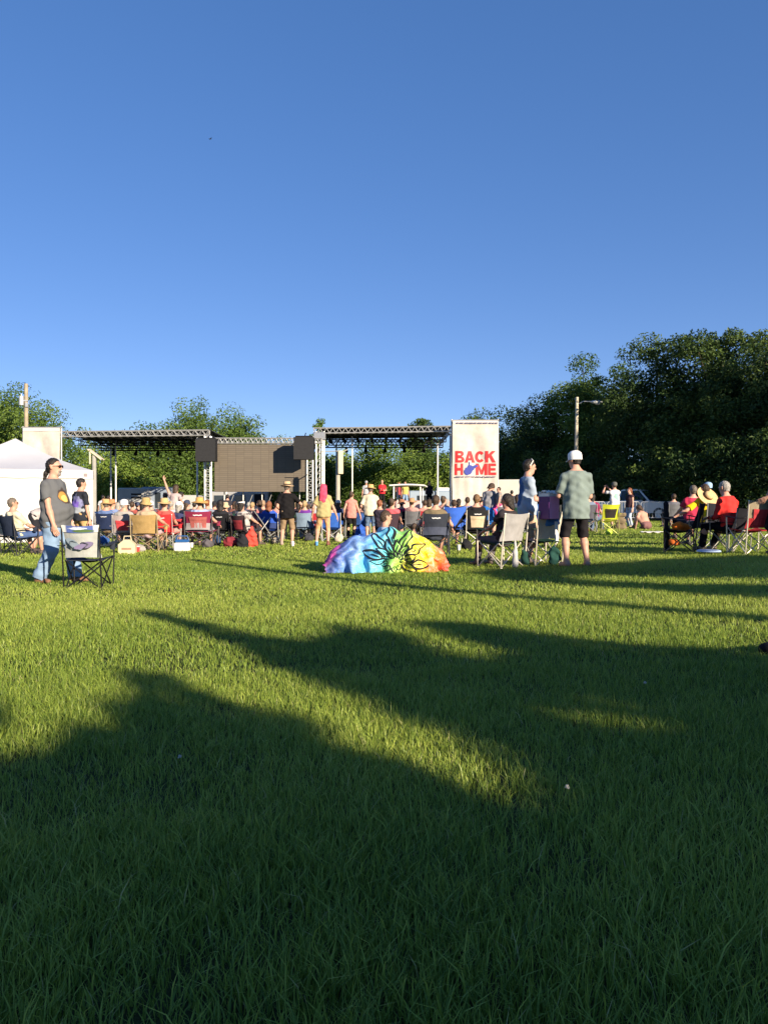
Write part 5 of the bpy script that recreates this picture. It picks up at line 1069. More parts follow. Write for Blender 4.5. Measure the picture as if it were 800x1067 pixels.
box_trailer(452, 57, 4.2, 1.55, 2.4, 'grey blue camper with a slanted awning beside the lettered banner', (.24,.30,.38), 8, [(-1.5,-.3,1.2,1.75,GLASS)], True, 'camper')
def golf_cart(px, d, label):
    X = wx(px, d); t = thing('golf_cart', label, 'golf cart', (X, d, float(gz(X))), R(90-6))
    cr = mat('cream_paint', (.66,.60,.48), .4, 0, .05)
    MB().rbox((0,0,.42), (2.3,1.12,.26), .07).build('body', cr, t)
    mb = MB(); mb.rbox((-.86,0,.66), (.66,1.10,.28), .07); mb.build('rear_cowl', cr, t)
    MB().box((-1.165,0,.47), (.03,.8,.20)).build('rear_grille', mat('grille', (.10,.10,.09), .7), t)
    mb = MB(); mb.sheet([[(-1.15+2.3*i/8, -.66+1.32*j/6, 1.86+.06*math.sin(math.pi*j/6)*math.sin(math.pi*(.15+.7*i/8))) for j in range(7)] for i in range(9)], .05); mb.build('roof', WHITE, t, True)
    for xx, xt in ((-.95,-1.05), (.75,.55)):
        for sg in (-1,1): MB().tube((xx, sg*.52, .55), (xt, sg*.50, 1.86), .03).build('roof_post', WHITE, t, True)
    MB().rbox((-.25,0,.80), (.55,1.0,.16), .05).build('seat', mat('vinyl', (.45,.36,.24), .5), t); MB().rbox((-.52,0,1.08), (.14,1.0,.42), .05).build('seat_back', mat('vinyl', (.62,.40,.36), .5), t)
    MB().path([(.55,0,.6),(.40,.25,1.0)], .02).build('steering_column', BLK, t)
    for xx in (-.75,.75):
        for sg in (-1,1): wheel(t, xx, sg*.48, .22, .18)
    MB().rbox((-1.22,0,.36), (.08,1.05,.12), .02).build('bumper', WHITE, t)
golf_cart(426, 30.0, 'cream golf cart with a flat white roof seen from behind among the seated people')
# crowd barriers
def barrier(px, d, rz, label, w_=2.1):
    X = wx(px, d); t = thing('crowd_barrier', label, 'crowd barrier', (X, d, float(gz(X))), R(rz), 'steel crowd barriers along the field edge'); g = metal((.60,.60,.60), .35, .4)
    MB().path([(-w_/2,0,.15),(-w_/2,0,1.02),(-w_/2+.08,0,1.1),(w_/2-.08,0,1.1),(w_/2,0,1.02),(w_/2,0,.15)], .024, 6).build('frame', g, t, True)
    mb = MB(); mb.tube((-w_/2,0,.2), (w_/2,0,.2), .02, n=6)
    for k in range(1, 11): xx = -w_/2+w_*k/11; mb.tube((xx,0,.2), (xx,0,1.09), .009, n=5)
    mb.build('bars', g, t)
    for q in (-1, 1): MB().path([(q*w_*.36,-.3,.02),(q*w_*.36,-.05,.17),(q*w_*.36,.05,.17),(q*w_*.36,.3,.02)], .02, 6).build('foot', g, t)
for px, lab in ((613,'steel crowd barrier nearest the tall man'),(649,'steel crowd barrier by the young woman in pale jeans'),(684,'steel crowd barrier in front of the truck grille'),(719,'steel crowd barrier beyond the crimson top'),(754,'steel crowd barrier hidden behind the man in red')): barrier(px, 43.5, 3, lab, 1.85)
# ================================================================ people on and under the stage
def far(px, d, face, label, z=None, **k): person(px, d, face, label, z=z, **k)
far(398, 48.6, 265, 'musician in red shirt standing on stage', z=1.03, H=1.78, shirt=(.60,.03,.04), sleeve=.6, hair='blond', pants=(TR, BLACK), hands=[(.25,.2,1.1),(.25,-.1,1.15)])
far(381.5, 48.6, 270, 'musician in pale grey shirt behind the man in cream', z=1.03, H=1.72, shirt=(.40,.40,.42), hair='grey', pants=(TR, NAVY), hat=('cap', (.3,.3,.32)))
far(415.5, 50.5, 275, 'musician with reddish hair and dark top behind the golf cart roof', z=1.03, H=1.70, shirt=(.35,.06,.07), hair='red', fem=True, cut='long', pants=(TR, NAVY))
far(422, 49.5, 268, 'musician in yellow top and jeans behind the golf cart roof', z=1.03, H=1.72, shirt=(.55,.42,.12), hair='brown', fem=True, cut='long', pants=(TR, JEANS))
far(447, 49.8, 280, 'person in black standing at the end of the stage near the banner', z=1.03, H=1.75, shirt=(.02,.02,.025), hair='dark', pants=(TR, BLACK))
lace = printed('lace_top', (.42,.33,.32), [((-.13,.02,1.1), (.3,.14,.2), (.48,.40,.38), 1.4)])
far(181.5, 27.0, 75, 'dancing woman in lacy beige top and tan shorts with one arm raised', H=1.90, fem=True, girth=1.05, shirt=lace, sleeve=.5, long_hem=.14, pants=('capri', (.60,.36,.22)), hair='brown', cut='bob', hands=[(-.05,.40,2.15),(.2,-.32,1.25)], lean=10, feet=[(-.05,.14,.085),(.05,-.1,.085)])
far(172.5, 28.0, 90, 'standing person in pale pink top beside the dancing woman', H=1.62, fem=True, shirt=(.60,.45,.42), hair='dark', pants=(TR, (.10,.04,.05)), cut='bob')
far(189, 28.5, 90, 'standing person in dark clothes and white sleeves just past the dancing woman', H=1.66, shirt=(.55,.53,.52), sleeve=.9, hair='dark', pants=(TR, BLACK))
crowd = [(146,29.5,'cap',(.05,.06,.1),(.04,.05,.08),'seated person in black cap beyond the tan bucket hat'),(167,31,None,'grey',(.25,.06,.06),'seated grey haired person beyond the bright red chair'),(203,31,None,'dark',(.03,.03,.05),'seated dark haired person behind the orange straw hat'),
 (224,29,'cap',(.02,.02,.025),(.03,.03,.04),'seated person in black cap beyond the maroon chair'),(245,30,None,'brown',(.20,.09,.07),'seated person with brown hair beneath the screen'),(290,29,None,'dark',(.06,.05,.07),'seated dark haired person beside the black shirt'),(309,31,None,'blond',(.4,.3,.26),'seated fair haired person between the black shirt and the mast'),
 (322,30,'cap',(.05,.05,.08),(.10,.04,.06),'seated person in dark cap near the pink scarf'),(352,31,None,'brown',(.05,.06,.10),'seated brown haired person between pink scarf and salmon top'),(419,27,'bucket',(.3,.14,.08),(.30,.04,.09),'seated person in maroon top and rust hat next to the golf cart'),
 (448,29,None,'brown',(.62,.60,.30),'seated woman in pale yellow green top past the golf cart'),(430,26.5,'straw',(.42,.25,.13),(.45,.25,.22),'seated person in broad tan hat beside the golf cart post'),(456,31,None,'dark',(.5,.25,.22),'seated dark haired person beyond the charcoal chair'),(479,30,None,'dark',(.04,.04,.05),'seated person in black beneath the lettered banner'),
 (521,30,None,'dark',(.5,.42,.46),'seated person in pale pink past the grey T-shirt and blue skirt'),(574,28,'cap',(.5,.5,.5),(.35,.32,.30),'seated person in grey cap hidden by the purple carton'),(605,30,None,'grey',(.10,.10,.12),'seated grey haired person just past the tall man'),(700,30,None,'brown',(.12,.12,.14),'seated person before the far crowd barriers'),
 (134,30,None,'dark',(.3,.3,.32),'seated dark haired person beyond the white cap'),(109,31,None,'blond',(.5,.48,.46),'seated person in white beside the tent wall'),(260,32,None,'grey',(.1,.1,.14),'seated grey haired person under the middle of the screen'),(487,26,None,'brown',(.10,.16,.4),'seated person in blue before the lettered banner')]
for i, (px, d, ht, hc, sh, lab) in enumerate(crowd):
    far(px, d, 85+(i*37) % 40-20, lab, pose='sit', seat=.42, H=1.66+.02*(i % 6), hat=(ht, hc) if ht else None, hair=hc if isinstance(hc, str) else 'brown', cut='bob' if i % 3 == 1 else 'short', fem=i % 3 == 1, shirt=sh, pants=(SHT, [NAVY, KHAKI, (.05,.05,.06)][i % 3]), group='seated spectators facing the stage')
    camp_chair(px, d, 90, ['dark', 'blue', 'grey'][i % 3]+' chair of the '+lab.replace('seated ', '', 1), fabric=[(.02,.02,.025), (.03,.07,.22), (.14,.14,.15)][i % 3], frame=(.2,.2,.2), scale=1.0)
more = [(116,27.5,'straw',(.45,.30,.15),(.50,.20,.10),'seated person in orange top under a straw hat near the tent'),(126,29,None,'grey',(.06,.08,.16),'seated grey haired person in navy behind the white cap'),(141,25.5,None,'brown',(.30,.07,.06),'seated brown haired person in dark red next to the tan bucket hat'),
 (152,24.5,None,'dark',(.03,.03,.035),'seated dark haired person in black before the camper'),(181,25,None,'grey',(.42,.42,.45),'seated grey haired person in pale grey by the dancing woman'),(197,25.5,'cap',(.04,.05,.09),(.05,.05,.07),'seated person in navy cap by the maroon chair'),(218,25.5,None,'red',(.20,.22,.28),'seated red haired person in slate blue beyond the orange straw hat'),
 (249,25.5,'cap',(.03,.03,.035),(.05,.05,.06),'seated person in black cap next to the patterned top'),(264,26.5,None,'blond',(.40,.30,.30),'seated fair haired person in dusty pink under the screen'),(273,28.5,None,'dark',(.03,.03,.05),'seated dark haired person in dark blue behind the royal blue chair'),(289,25.5,None,'brown',(.45,.22,.20),'seated person in salmon shirt between royal blue chair and black shirt'),
 (311,27.5,None,'dark',(.05,.04,.05),'seated dark haired person by the man in black'),(327,26.5,None,'grey',(.32,.33,.36),'seated person in grey shirt between purple top and pink scarf'),(352,27.5,'cap',(.5,.48,.46),(.06,.08,.16),'seated person in pale cap between pink scarf and salmon top'),(376,31,None,'brown',(.3,.06,.06),'seated person in dark red beyond the salmon top'),
 (399,27,None,'dark',(.10,.05,.06),'seated dark haired person by the man in cream'),(441,26.5,None,'brown',(.42,.20,.17),'seated person in rose top before the golf cart bumper'),(467,28,None,'grey',(.45,.44,.42),'seated grey haired person in off white by the lettered banner'),(502,27,None,'dark',(.30,.10,.14),'seated person in wine red behind the tan backed chair'),(540,26,None,'brown',(.14,.15,.18),'seated person in charcoal behind the pale blue T-shirt')]
for i, (px, d, ht, hc, sh, lab) in enumerate(more):
    far(px, d, 80+(i*53) % 50-20, lab, pose='sit', seat=.42, H=1.60+.03*(i % 7), hat=(ht, hc) if ht else None, hair=hc if isinstance(hc, str) else 'brown', cut=['short', 'long', 'short', 'bob'][i % 4], fem=i % 2 == 1, shirt=sh, sleeve=[.6, .2, .8, .1][i % 4], pants=(SHT, [KHAKI, NAVY, (.05,.05,.06)][i % 3]), group='seated spectators facing the stage', head=((i*29) % 70-35, 0))
    camp_chair(px, d, 80+(i*53) % 50-20, ['red', 'black', 'navy', 'green'][i % 4]+' chair of the '+lab.replace('seated ', '', 1), fabric=[(.35,.03,.04), (.02,.02,.022), (.02,.03,.09), (.02,.08,.05)][i % 4], frame=(.25,.25,.25), scale=.98)
for px, d, sh, pn, lab in ((107.5,40,(.62,.61,.60),(.5,.5,.5),'standing person in white by the tent corner'),(113,42,(.55,.52,.5),(.3,.3,.35),'standing person in pale clothes near the tent pole'),(237,38,(.03,.03,.04),(.03,.03,.04),'standing person in black under the screen'),(300,40,(.35,.18,.14),(.02,.02,.03),'standing person half hidden by the black shirt'),(533,41,(.06,.06,.07),(.02,.02,.03),'standing person by the white cargo trailer')):
    far(px, d, 90, lab, H=1.72, shirt=sh, pants=(TR, pn), hair='dark')

# ================================================================ the tie-dyed blanket
def blanket():
    d0 = 12.35; X0 = wx(403, d0); s = d0/F_PX
    zg = float(gz(X0)); base = 597.5
    top = [(338,584),(343,573),(352,569),(362,561),(374,557.5),(382,554),(392,553.5),(402,550),(416,551.5),(428,549.5),(438,555),(447,564),(456,570),(463,574),(467,586)]
    xs = np.array([(p-403)*s for p, _ in top]); zs = np.array([(base-q_)*s for _, q_ in top])
    def zt(x): return float(np.interp(x, xs, zs))*(.95+.045*math.sin(x*9+1)+.03*math.sin(x*21))
    nu, nv = 150, 70; x0, x1 = xs[0]-.02, xs[-1]+.02
    r = np.random.default_rng(4)
    def surf(u, v, lift=0.0):
        x = x0+(x1-x0)*u; h = zt(x)
        hem = .06*math.sin(u*17)+.05*math.sin(u*41+1)+.03*math.sin(u*7)
        # v: 0 front hem .. 1 back hem; the front face leans back, folds run down from the ridge
        if v < .62:
            f = v/.62; zz = h*(1-(1-f)**1.55); y = -.34+hem*.6*(1-f)+.50*f**1.25
            fold = (.050*math.sin(22*u+4.5*f)+.034*math.sin(41*u-6*f+2)+.018*math.sin(77*u+6*f))*(1-f*.75)*min(1, h*2.6)+.04*math.sin(6*u+1)*math.sin(math.pi*f)
            y += fold; zz += .25*fold*f+.012*math.sin(19*f+30*u)*math.sin(math.pi*f); x += .035*math.sin(9*f+9*u)*(1-f)+.015*math.sin(23*f+15*u); y += .03*math.sin(11*f+13*u+.5)*math.sin(math.pi*f)+.018*math.sin(21*f-33*u)*math.sin(math.pi*f)
        else:
            f = (v-.62)/.38; zz = h*(1-f**1.8); y = .16+.55*f; x += 0
        return np.array([x, y-lift, max(zz, .012)+lift*.5])
    m, nt, b = nodes_of('tie_dye'); b.inputs['Roughness'].default_value = .8; b.inputs['Specular IOR Level'].default_value = .15
    tc = nt.nodes.new('ShaderNodeTexCoord'); sp = nt.nodes.new('ShaderNodeSeparateXYZ'); nt.links.new(tc.outputs['Object'], sp.inputs[0])
    nz = nt.nodes.new('ShaderNodeTexNoise'); nz.inputs['Scale'].default_value = 4.5; nz.inputs['Detail'].default_value = 7; nz.inputs['Roughness'].default_value = .65; nt.links.new(tc.outputs['Object'], nz.inputs['Vector'])
    def mth(op, a, bb, cc=None):
        n = nt.nodes.new('ShaderNodeMath'); n.operation = op
        for i, q in enumerate((a, bb, cc)):
            if q is None: continue
            if isinstance(q, (int, float)): n.inputs[i].default_value = q
            else: nt.links.new(q, n.inputs[i])
        return n.outputs[0]
    c = mth('MULTIPLY_ADD', sp.outputs[2], -.42, sp.outputs[0]); c = mth('MULTIPLY_ADD', nz.outputs['Fac'], .34, c); c = mth('MULTIPLY_ADD', c, .47, .455)
    cr = nt.nodes.new('ShaderNodeValToRGB'); e = cr.color_ramp.elements
    stops = [(0.0,(.30,.02,.16)),(.055,(.42,.06,.30)),(.08,(.06,.06,.24)),(.14,(.08,.17,.46)),(.26,(.15,.32,.62)),(.33,(.10,.42,.68)),(.46,(.12,.55,.66)),(.50,(.16,.50,.10)),(.61,(.34,.58,.08)),(.66,(.72,.62,.03)),(.80,(.85,.58,.02)),(.84,(.80,.22,.03)),(.93,(.72,.10,.03)),(1.0,(.60,.05,.03))]
    for i, (p, q_) in enumerate(stops):
        x = e[i] if i < 2 else e.new(p); x.position = p; x.color = (*q_, 1)
    nt.links.new(c, cr.inputs[0])
    n2 = nt.nodes.new('ShaderNodeTexNoise'); n2.inputs['Scale'].default_value = 9; n2.inputs['Detail'].default_value = 9; n2.inputs['Roughness'].default_value = .75; n2.inputs['Distortion'].default_value = 1.2; nt.links.new(tc.outputs['Object'], n2.inputs['Vector'])
    mr = nt.nodes.new('ShaderNodeMapRange'); mr.inputs[1].default_value = .46; mr.inputs[2].default_value = .68; mr.inputs[4].default_value = .62; nt.links.new(n2.outputs['Fac'], mr.inputs[0])
    mx = nt.nodes.new('ShaderNodeMix'); mx.data_type = 'RGBA'; nt.links.new(mr.outputs[0], mx.inputs['Factor']); nt.links.new(cr.outputs[0], mx.inputs['A'])
    hs = nt.nodes.new('ShaderNodeHueSaturation'); hs.inputs['Saturation'].default_value = .45; hs.inputs['Value'].default_value = 1.35; nt.links.new(cr.outputs[0], hs.inputs['Color']); nt.links.new(hs.outputs[0], mx.inputs['B']); nt.links.new(mx.outputs['Result'], b.inputs['Base Color'])
    t = thing('blanket', 'tie-dyed rainbow blanket with black flower drawing, draped in a mound on the grass', 'blanket', (X0, d0+.35, zg))
    MB().sheet([[surf(i/(nu-1), j/(nv-1)) for j in range(nv)] for i in range(nu)], .012).build('cloth', m, t, 180)
    # black petal outlines following the cloth
    mb = MB()
    fx, fz = (411-403)*s, .20                         # flower heart
    def on(px_, pz_):                                 # drawing plane -> cloth
        u = min(max((px_-x0)/(x1-x0), .01), .99); h = max(zt(px_), .1); g = min(max(pz_/h, 0), .985)
        f = 1-(1-g)**(1/1.55); v_ = .62*f; e_ = .004; a_ = surf(min(u+e_, 1), v_)-surf(u-e_, v_); b2 = surf(u, v_+e_)-surf(u, max(v_-e_, 0)); n_ = np.cross(a_, b2); n_ = n_/(np.linalg.norm(n_)+1e-9); n_ = n_ if n_[1] < 0 else -n_; return surf(u, v_)+n_*.017
    def stroke(pts, w0):
        pts = np.array(pts); L_, R_ = [], []
        for i in range(len(pts)):
            tn = pts[min(i+1, len(pts)-1)]-pts[max(i-1, 0)]; tn = tn/(np.linalg.norm(tn)+1e-9); nn = np.array([-tn[1], tn[0]])
            w_ = w0*(.45+.9*math.sin(math.pi*(i+.5)/len(pts))); L_.append(on(*(pts[i]+nn*w_))); R_.append(on(*(pts[i]-nn*w_)))
        mb.sheet([L_, R_], .004)
    def petal(cx_, cz_, a, r0, r1, wd, w0):
        ax_ = np.array([math.cos(a), math.sin(a)]); ay_ = np.array([-ax_[1], ax_[0]])
        for sg in (1, -1):
            stroke([np.array([cx_, cz_])+ax_*(r0+(r1-r0)*q)+ay_*sg*wd*math.sin(math.pi*q**.85)**.9*(1 if q < .98 else 0) for q in np.linspace(0, 1, 44)], w0)
        stroke([np.array([cx_, cz_])+ax_*(r0+(r1-r0)*q) for q in np.linspace(.1, .55, 20)], w0*.6)
    for a in (5, 50, 90, 135): petal(fx, fz, R(a), .05, .18, .034, .0062)
    for a in (-24, 12, 46, 78, 112, 146, 180): petal(fx, fz, R(a), .12, .36, .050, .0085)
    for a in (-8, 28, 60, 96, 130, 164): petal(fx, fz, R(a), .24, .56, .060, .0095)
    for a in (-50, -85, 200, 232): petal(fx, fz, R(a), .08, .19, .04, .005)
    mb.build('flower_drawing', mat('black_ink', (.012,.012,.016), .8), t)
    return t
blanket()

# ================================================================ small things
def carton():
    d = 12.7; X = wx(571.5, d); t = thing('cooler_carton', 'purple and pink carton with crumpled white top held by the tall man', 'carton', (X, d, wz(541, d)), R(-62)); h = wz(517, d)-wz(541, d)
    MB().rbox((0,0,h/2), (.27,.22,h), .008).build('box', mat('card', (.11,.025,.13), .5, 0, .08), t)
    MB().box((.137,0,h/2), (.004,.20,h*.96)).build('side_panel', mat('card', (.80,.32,.52), .5, 0, .06), t)
    mb = MB(); mb.sheet([[(-.14+.28*i/10, -.115+.23*j/8, h+.045+.03*math.sin(i*2.1+j)*math.cos(j*1.7)+.03*math.sin(math.pi*i/10)) for j in range(9)] for i in range(11)], .01); mb.box((0,0,h+.02), (.265,.215,.06)); mb.build('top_flap', mat('paper', (.70,.68,.66), .7, 0, .08, 8), t)
carton()
def sack(name, label, cat, loc, size, col, rz=0, strap=None, seed=0, k2=1.0, parts=()):
    t = thing(name, label, cat, loc, rz); w_, dp, h = size; rr = min(w_, dp)/2
    V, Q = snet([cap((-(w_/2-rr), 0, rr), ((w_/2-rr), 0, rr), rr, rr, vec(0,1,0), dp/2/rr*1.0, .05), cap((-(w_/2-rr)*.7, 0, h*.55), ((w_/2-rr)*.7, 0, h*.55), rr*.92, rr*.92, vec(0,1,0), dp/2/rr, .08), cap((0,0,h*.8), (0,0,h*.9), rr*.6, rr*.35, bl=.06)], .012, [((0,0,.0), vec(0,0,-1))], .016, seed)
    link_mesh('bag_body', V, Q, cloth(col, .25), t)
    if strap: MB().path([(-.06,0,h*.9),(-.03,0,h*1.12),(.03,0,h*1.12),(.06,0,h*.9)], .008).build('strap', cloth(strap), t, True)
    return t
def gp(px, d, dz=0): x = wx(px, d); return (x, d, float(gz(x))+dz)
sack('drawstring_bag', 'dark green drawstring bag slumped beside the tall man', 'bag', gp(577, 12.8), (.20,.16,.36), (.018,.06,.05), .3, (.02,.05,.04), 2)
sack('drawstring_bag', 'small dark green bag hanging low between the two green chairs', 'bag', gp(547, 12.95), (.15,.13,.28), (.018,.055,.045), .1, (.3,.28,.25), 3)
c0 = wx(564, 13.2)
t = sack('shoulder_bag', 'bright blue bag with white tag hung on the beige chair back', 'bag', (c0+.10, 13.2-.40, float(gz(c0))+.66), (.22,.10,.24), (.05,.16,.42), .1, (.04,.1,.3), 4)
MB().sheet([[(.01+.06*i, -.075-.01*j, .08-.16*j) for j in range(3)] for i in range(2)], .004).build('tag', mat('paper', (.75,.74,.72), .6), t)
t = thing('chair_sleeve', 'long pale grey carry sleeve standing on the grass between the green chairs', 'sleeve bag', gp(536.5, 12.55))
V, Q = snet([cap((0,0,.06), (.01,0,.30), 0.055, .035, vec(0,1,0), 1.1, .03), cap((.01,0,.26), (.0,.03,.50), .035, .012, bl=.03)], .011, [((0,0,0), vec(0,0,-1))], .006, 3); link_mesh('bag_body', V, Q, cloth((.42,.41,.40)), t)
t = thing('tote_box', 'beige peaked tote box on the grass before the tan chair', 'tote', gp(133, 18.0), R(8))
MB().prism([(-.19,0),(.19,0),(.19,.22),(.06,.33),(-.06,.33),(-.19,.22)], -.12, .12).build('box', mat('canvas', (.55,.46,.30), .8, 0, .12), t)
MB().path([(-.09,0,.31),(-.07,0,.41),(.07,0,.41),(.09,0,.31)], .015).build('handle', mat('canvas', (.50,.42,.28), .8), t, True); MB().box((0,-.123,.12), (.22,.006,.05)).build('label_strip', mat('print', (.30,.18,.12), .7), t)
t = thing('drink_cooler', 'small white cooler with blue lid on the grass by the maroon chair', 'cooler', gp(190, 18.9), R(6))
MB().rbox((0,0,.11), (.38,.26,.22), .03).build('body', mat('plastic_white', (.72,.71,.70), .4), t); MB().rbox((0,0,.255), (.34,.25,.08), .025).build('lid', mat('plastic_blue', (.02,.09,.26), .4), t); MB().path([(-.16,0,.28),(-.12,0,.38),(.12,0,.38),(.16,0,.28)], .014).build('handle', mat('plastic_blue', (.02,.09,.26), .4), t, True)
sack('cloth_bag', 'tall orange red cloth bag leaning by the woman in the headband', 'bag', gp(262, 20.9), (.34,.24,.58), (.62,.07,.05), .2, None, 6)
sack('cloth_bag', 'dark red bag lying near the black chair beside the maroon one', 'bag', gp(241, 20.9), (.40,.26,.22), (.22,.03,.04), 0, None, 7)
sack('backpack', 'black backpack on the grass before the headband woman', 'bag', gp(253, 20.6), (.30,.22,.36), (.02,.02,.024), 0, (.02,.02,.02), 8)
sack('tote_bag', 'royal blue bag on the grass by the black trousers', 'bag', gp(376, 26.0), (.42,.3,.50), (.03,.09,.38), 0, None, 9)
sack('orange_bag', 'bright orange soft bag resting on the black chair seat', 'bag', (wx(709,14.6), 14.6, float(gz(5.6))+.40), (.34,.15,.15), (.72,.16,.02), .5, None, 10)
sack('orange_pouch', 'small orange pouch hanging under the black chair seat', 'bag', (wx(702,14.45), 14.45, float(gz(5.5))+.14), (.20,.08,.15), (.60,.14,.03), .2, None, 12)
t = thing('tall_chair_back', 'tall black chair back seen edge-on behind the black chair', 'bag', gp(694, 14.9)); V, Q = snet([cap((0,0,.06), (.0,.02,.92), .06, .055, vec(1,0,0), .8, .03)], .014, [((0,0,0), vec(0,0,-1))], .006, 4); link_mesh('bag_body', V, Q, cloth((.012,.012,.015)), t)  # slim upright shape standing in for the tall chair back, not a bag
t = thing('paper_sack', 'brown paper sack standing beside the lime chair', 'bag', gp(646, 27.5)); V, Q = snet([cap((-.09,0,.08), (.09,0,.08), .13, bl=.05), cap((-.08,0,.55), (.08,0,.55), .12, bl=.05), cap((-.08,0,.3), (.08,0,.3), .12, bl=.05)], .02, [((0,0,0), vec(0,0,-1)), ((0,0,.60), vec(0,0,1))], .008, 2); link_mesh('bag_body', V, Q, mat('kraft', (.16,.12,.07), .9, 0, .2), t)
t = thing('play_ball', 'lime green ball on the grass under the lime chair', 'ball', gp(634, 22.6, .09)); MB().ball((0,0,0), .10, 16).build('ball_skin', mat('rubber_lime', (.50,.68,.06), .5), t, True)
def disc(name, label, cat, loc, r, col, h=.03):
    t = thing(name, label, cat, loc); MB().lathe([(.001,h),(r*.80,h),(r*.95,h*.7),(r,0),(r*.94,0),(r*.9,h*.5),(.001,h*.75)], 28).build('disc_body', mat('plastic_disc', col, .35, 0, .04), t, True); return t
disc('frisbee', 'pale blue flying disc lying on the grass before the man in red', 'frisbee', gp(738, 13.75, .055), .21, (.36,.46,.66), .035)
t = thing('towel', 'crumpled white towel on the grass near the crowd barriers', 'towel', gp(681, 22.5, .05)); MB().sheet([[(-.38+.76*i/10, -.14+.28*j/6, .03+.025*math.sin(i*1.9+j)*math.cos(j*2.2)) for j in range(7)] for i in range(11)], .015).build('towel_cloth', cloth((.66,.64,.62)), t, True)
x_, d_ = ground_at(797, 684); t = thing('camera_bag', 'black bag lying in the shaded grass at the frame edge', 'bag', (x_+.085, d_+.03, float(gz(x_))+.01), .2)
V, Q = snet([cap((-.08,0,.035), (.08,.01,.045), .038, .045, vec(0,1,0), 1.4, .03), cap((.03,0,.05), (.06,0,.07), .03, bl=.03)], .009, [((0,0,0), vec(0,0,-1))], .004, 1); link_mesh('bag_body', V, Q, cloth((.012,.012,.014)), t); MB().path([(-.05,-.05,.06),(0,-.075,.085),(.06,-.05,.07)], .008).build('strap', cloth((.3,.3,.3)), t, True)
# low spotlit bird high in the sky
t = thing('bird', 'tiny dark bird gliding high in the clear sky', 'bird', (wx(220,60), 60, wz(146,60)), R(35))
V, Q = snet([cap((-.14,0,0), (.12,0,.0), .035, .05, bl=.02), cap((.14,0,.015), (.2,0,.015), .035, .015, bl=.02), cap((-.14,0,0), (-.26,0,0), .03, .02, vec(0,1,0), 2.2, .02)]+[cap((.02,sg*.03,.02), (.04,sg*.30,.08), .035, .025, vec(1,0,0), 1.9, .02) for sg in (1,-1)]+[cap((.04,sg*.30,.08), (-.04,sg*.52,.05), .025, .010, vec(1,0,0), 1.9, .02) for sg in (1,-1)], .014)
V = V*.5
link_mesh('body', V, Q, mat('feather', (.03,.03,.035), .8), t)
# white clover heads in the near grass
for i, (px, py) in enumerate(((591,848), (187,803), (672,722))):
    x_, d_ = ground_at(px, py); t = thing('clover_flower', 'small pale clover flower standing in the lawn', 'flower', (x_, d_, float(gz(x_))), i*.7, 'clover flowers in the lawn')
    hh = .085 if i == 0 else .05; MB().path([(0,0,0),(.006,.004,hh*.6),(.002,0,hh)], .0014, 6).build('stem', mat('stem', (.10,.16,.04), .7), t, True)
    mb = MB(); r = np.random.default_rng(i)
    for k in range(34):
        a, e_ = r.uniform(0, 6.28), r.uniform(-.5, 1.4); dr = np.array([math.cos(a)*math.cos(e_), math.sin(a)*math.cos(e_), math.sin(e_)]); mb.tube(np.array([0,0,hh+.004])+dr*.003, np.array([0,0,hh+.005])+dr*.009, .0019, .0010, 5)
    mb.build('flower_head', mat('petal', (.66,.60,.48) if i == 0 else (.60,.55,.5), .7), t)

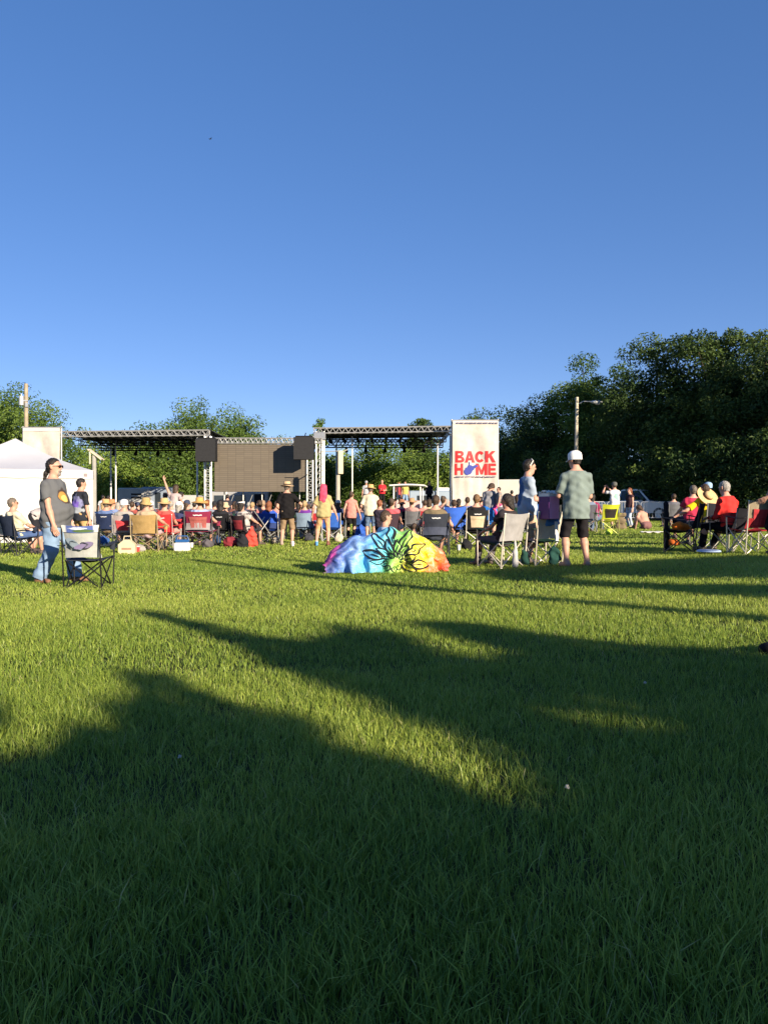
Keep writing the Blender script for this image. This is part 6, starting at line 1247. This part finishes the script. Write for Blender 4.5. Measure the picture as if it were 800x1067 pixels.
# stroller and scattered bags and cups among the front chairs
d = 22.3; X = wx(271, d); t = thing('stroller', 'dark folding stroller with spoked wheels beside the royal blue chair', 'stroller', (X, d, float(gz(X))), R(35))
for sg in (1, -1): MB().path([(.35,sg*.2,.12),(.05,sg*.2,.55),(-.28,sg*.2,.98)], .013, 6).build('frame_tube', ALU, t, True); MB().path([(-.30,sg*.22,.15),(.05,sg*.2,.55),(.25,sg*.2,.80)], .013, 6).build('brace_tube', ALU, t, True)
MB().tube((-.28,-.2,.98), (-.28,.2,.98), .018).build('handle', DARKM, t, True)
MB().sheet([[(.22-.30*i/5, -.19+.38*j/4, .44+.05*(i/5)**2+(.42*max(0, i/5-.4)**1.2)-.03*math.sin(math.pi*j/4)) for j in range(5)] for i in range(6)], .02).build('seat', cloth((.03,.03,.04)), t, True)
for xx, r_ in ((.36,.11),(-.30,.15)):
    for sg in (1, -1):
        mb = MB(); pr = [(xx+r_*math.cos(a), sg*.24, r_+r_*math.sin(a)) for a in np.linspace(0, 2*math.pi, 21)]; mb.path(pr, .014, 6); o = mb.build('wheel', TYRE, t, True)
        mb = MB()
        for a in np.linspace(0, 2*math.pi, 9)[:-1]: mb.tube((xx, sg*.24, r_), (xx+r_*math.cos(a), sg*.24, r_+r_*math.sin(a)), .004, n=5)
        mb.build('spokes', ALU, o)
for i, (px, d, sz, c_, lab) in enumerate([(108,22.0,(.30,.2,.26),(.04,.10,.28),'blue bag under the navy chair'),(146,18.5,(.24,.18,.16),(.30,.28,.26),'grey pouch by the crossed tan legs'),(169,19.4,(.28,.2,.24),(.05,.05,.055),'black bag by the bright red chair'),(216,20.4,(.3,.22,.2),(.10,.09,.10),'dark grey bag under the maroon chair'),(226,21.4,(.26,.2,.3),(.02,.05,.12),'navy bag between maroon and black chairs'),
    (287,22.6,(.26,.2,.2),(.45,.38,.28),'tan bag at the heels of the man in black'),(322,24.3,(.28,.22,.22),(.05,.05,.06),'black bag under the denim toned chair'),(353,23.6,(.26,.2,.3),(.50,.42,.33),'cream bag beneath the blue chair by the pink scarf'),(438,16.0,(.24,.18,.18),(.30,.10,.04),'rust bag beside the charcoal chair'),(486,18.0,(.28,.2,.24),(.02,.02,.022),'black bag beside the tan backed chair'),(608,24.3,(.30,.22,.18),(.40,.10,.06),'brick red bag on the grass past the tall man')]):
    sack('bag', lab+' on the grass', 'bag', gp(px, d), sz, c_, i*.5, None, 20+i)
for i, (px, d, c_) in enumerate([(144,18.3,(.7,.05,.05)),(200,20.2,(.70,.70,.68)),(305,20.9,(.7,.7,.68)),(330,21.2,(.1,.3,.6)),(478,17.6,(.7,.7,.68))]):
    t = thing('drink_cup', ['red plastic cup standing before the tan chair','white cup on the grass beside the maroon chair','white cup on the grass by the man in black','blue cup on the grass near the pink scarf woman','white cup on the grass by the tan backed chair'][i], 'cup', gp(px, d, .03)); MB().lathe([(.001,.0),(.032,0),(.044,.12),(.041,.12),(.030,.006),(.001,.006)], 14).build('cup_body', mat('cup_plastic', c_, .4), t, True); MB().lathe([(.0445,.114),(.047,.119),(.0445,.124),(.0425,.119),(.0445,.114)], 14).build('rim', mat('cup_plastic', (.72,.71,.70), .4), t, True)
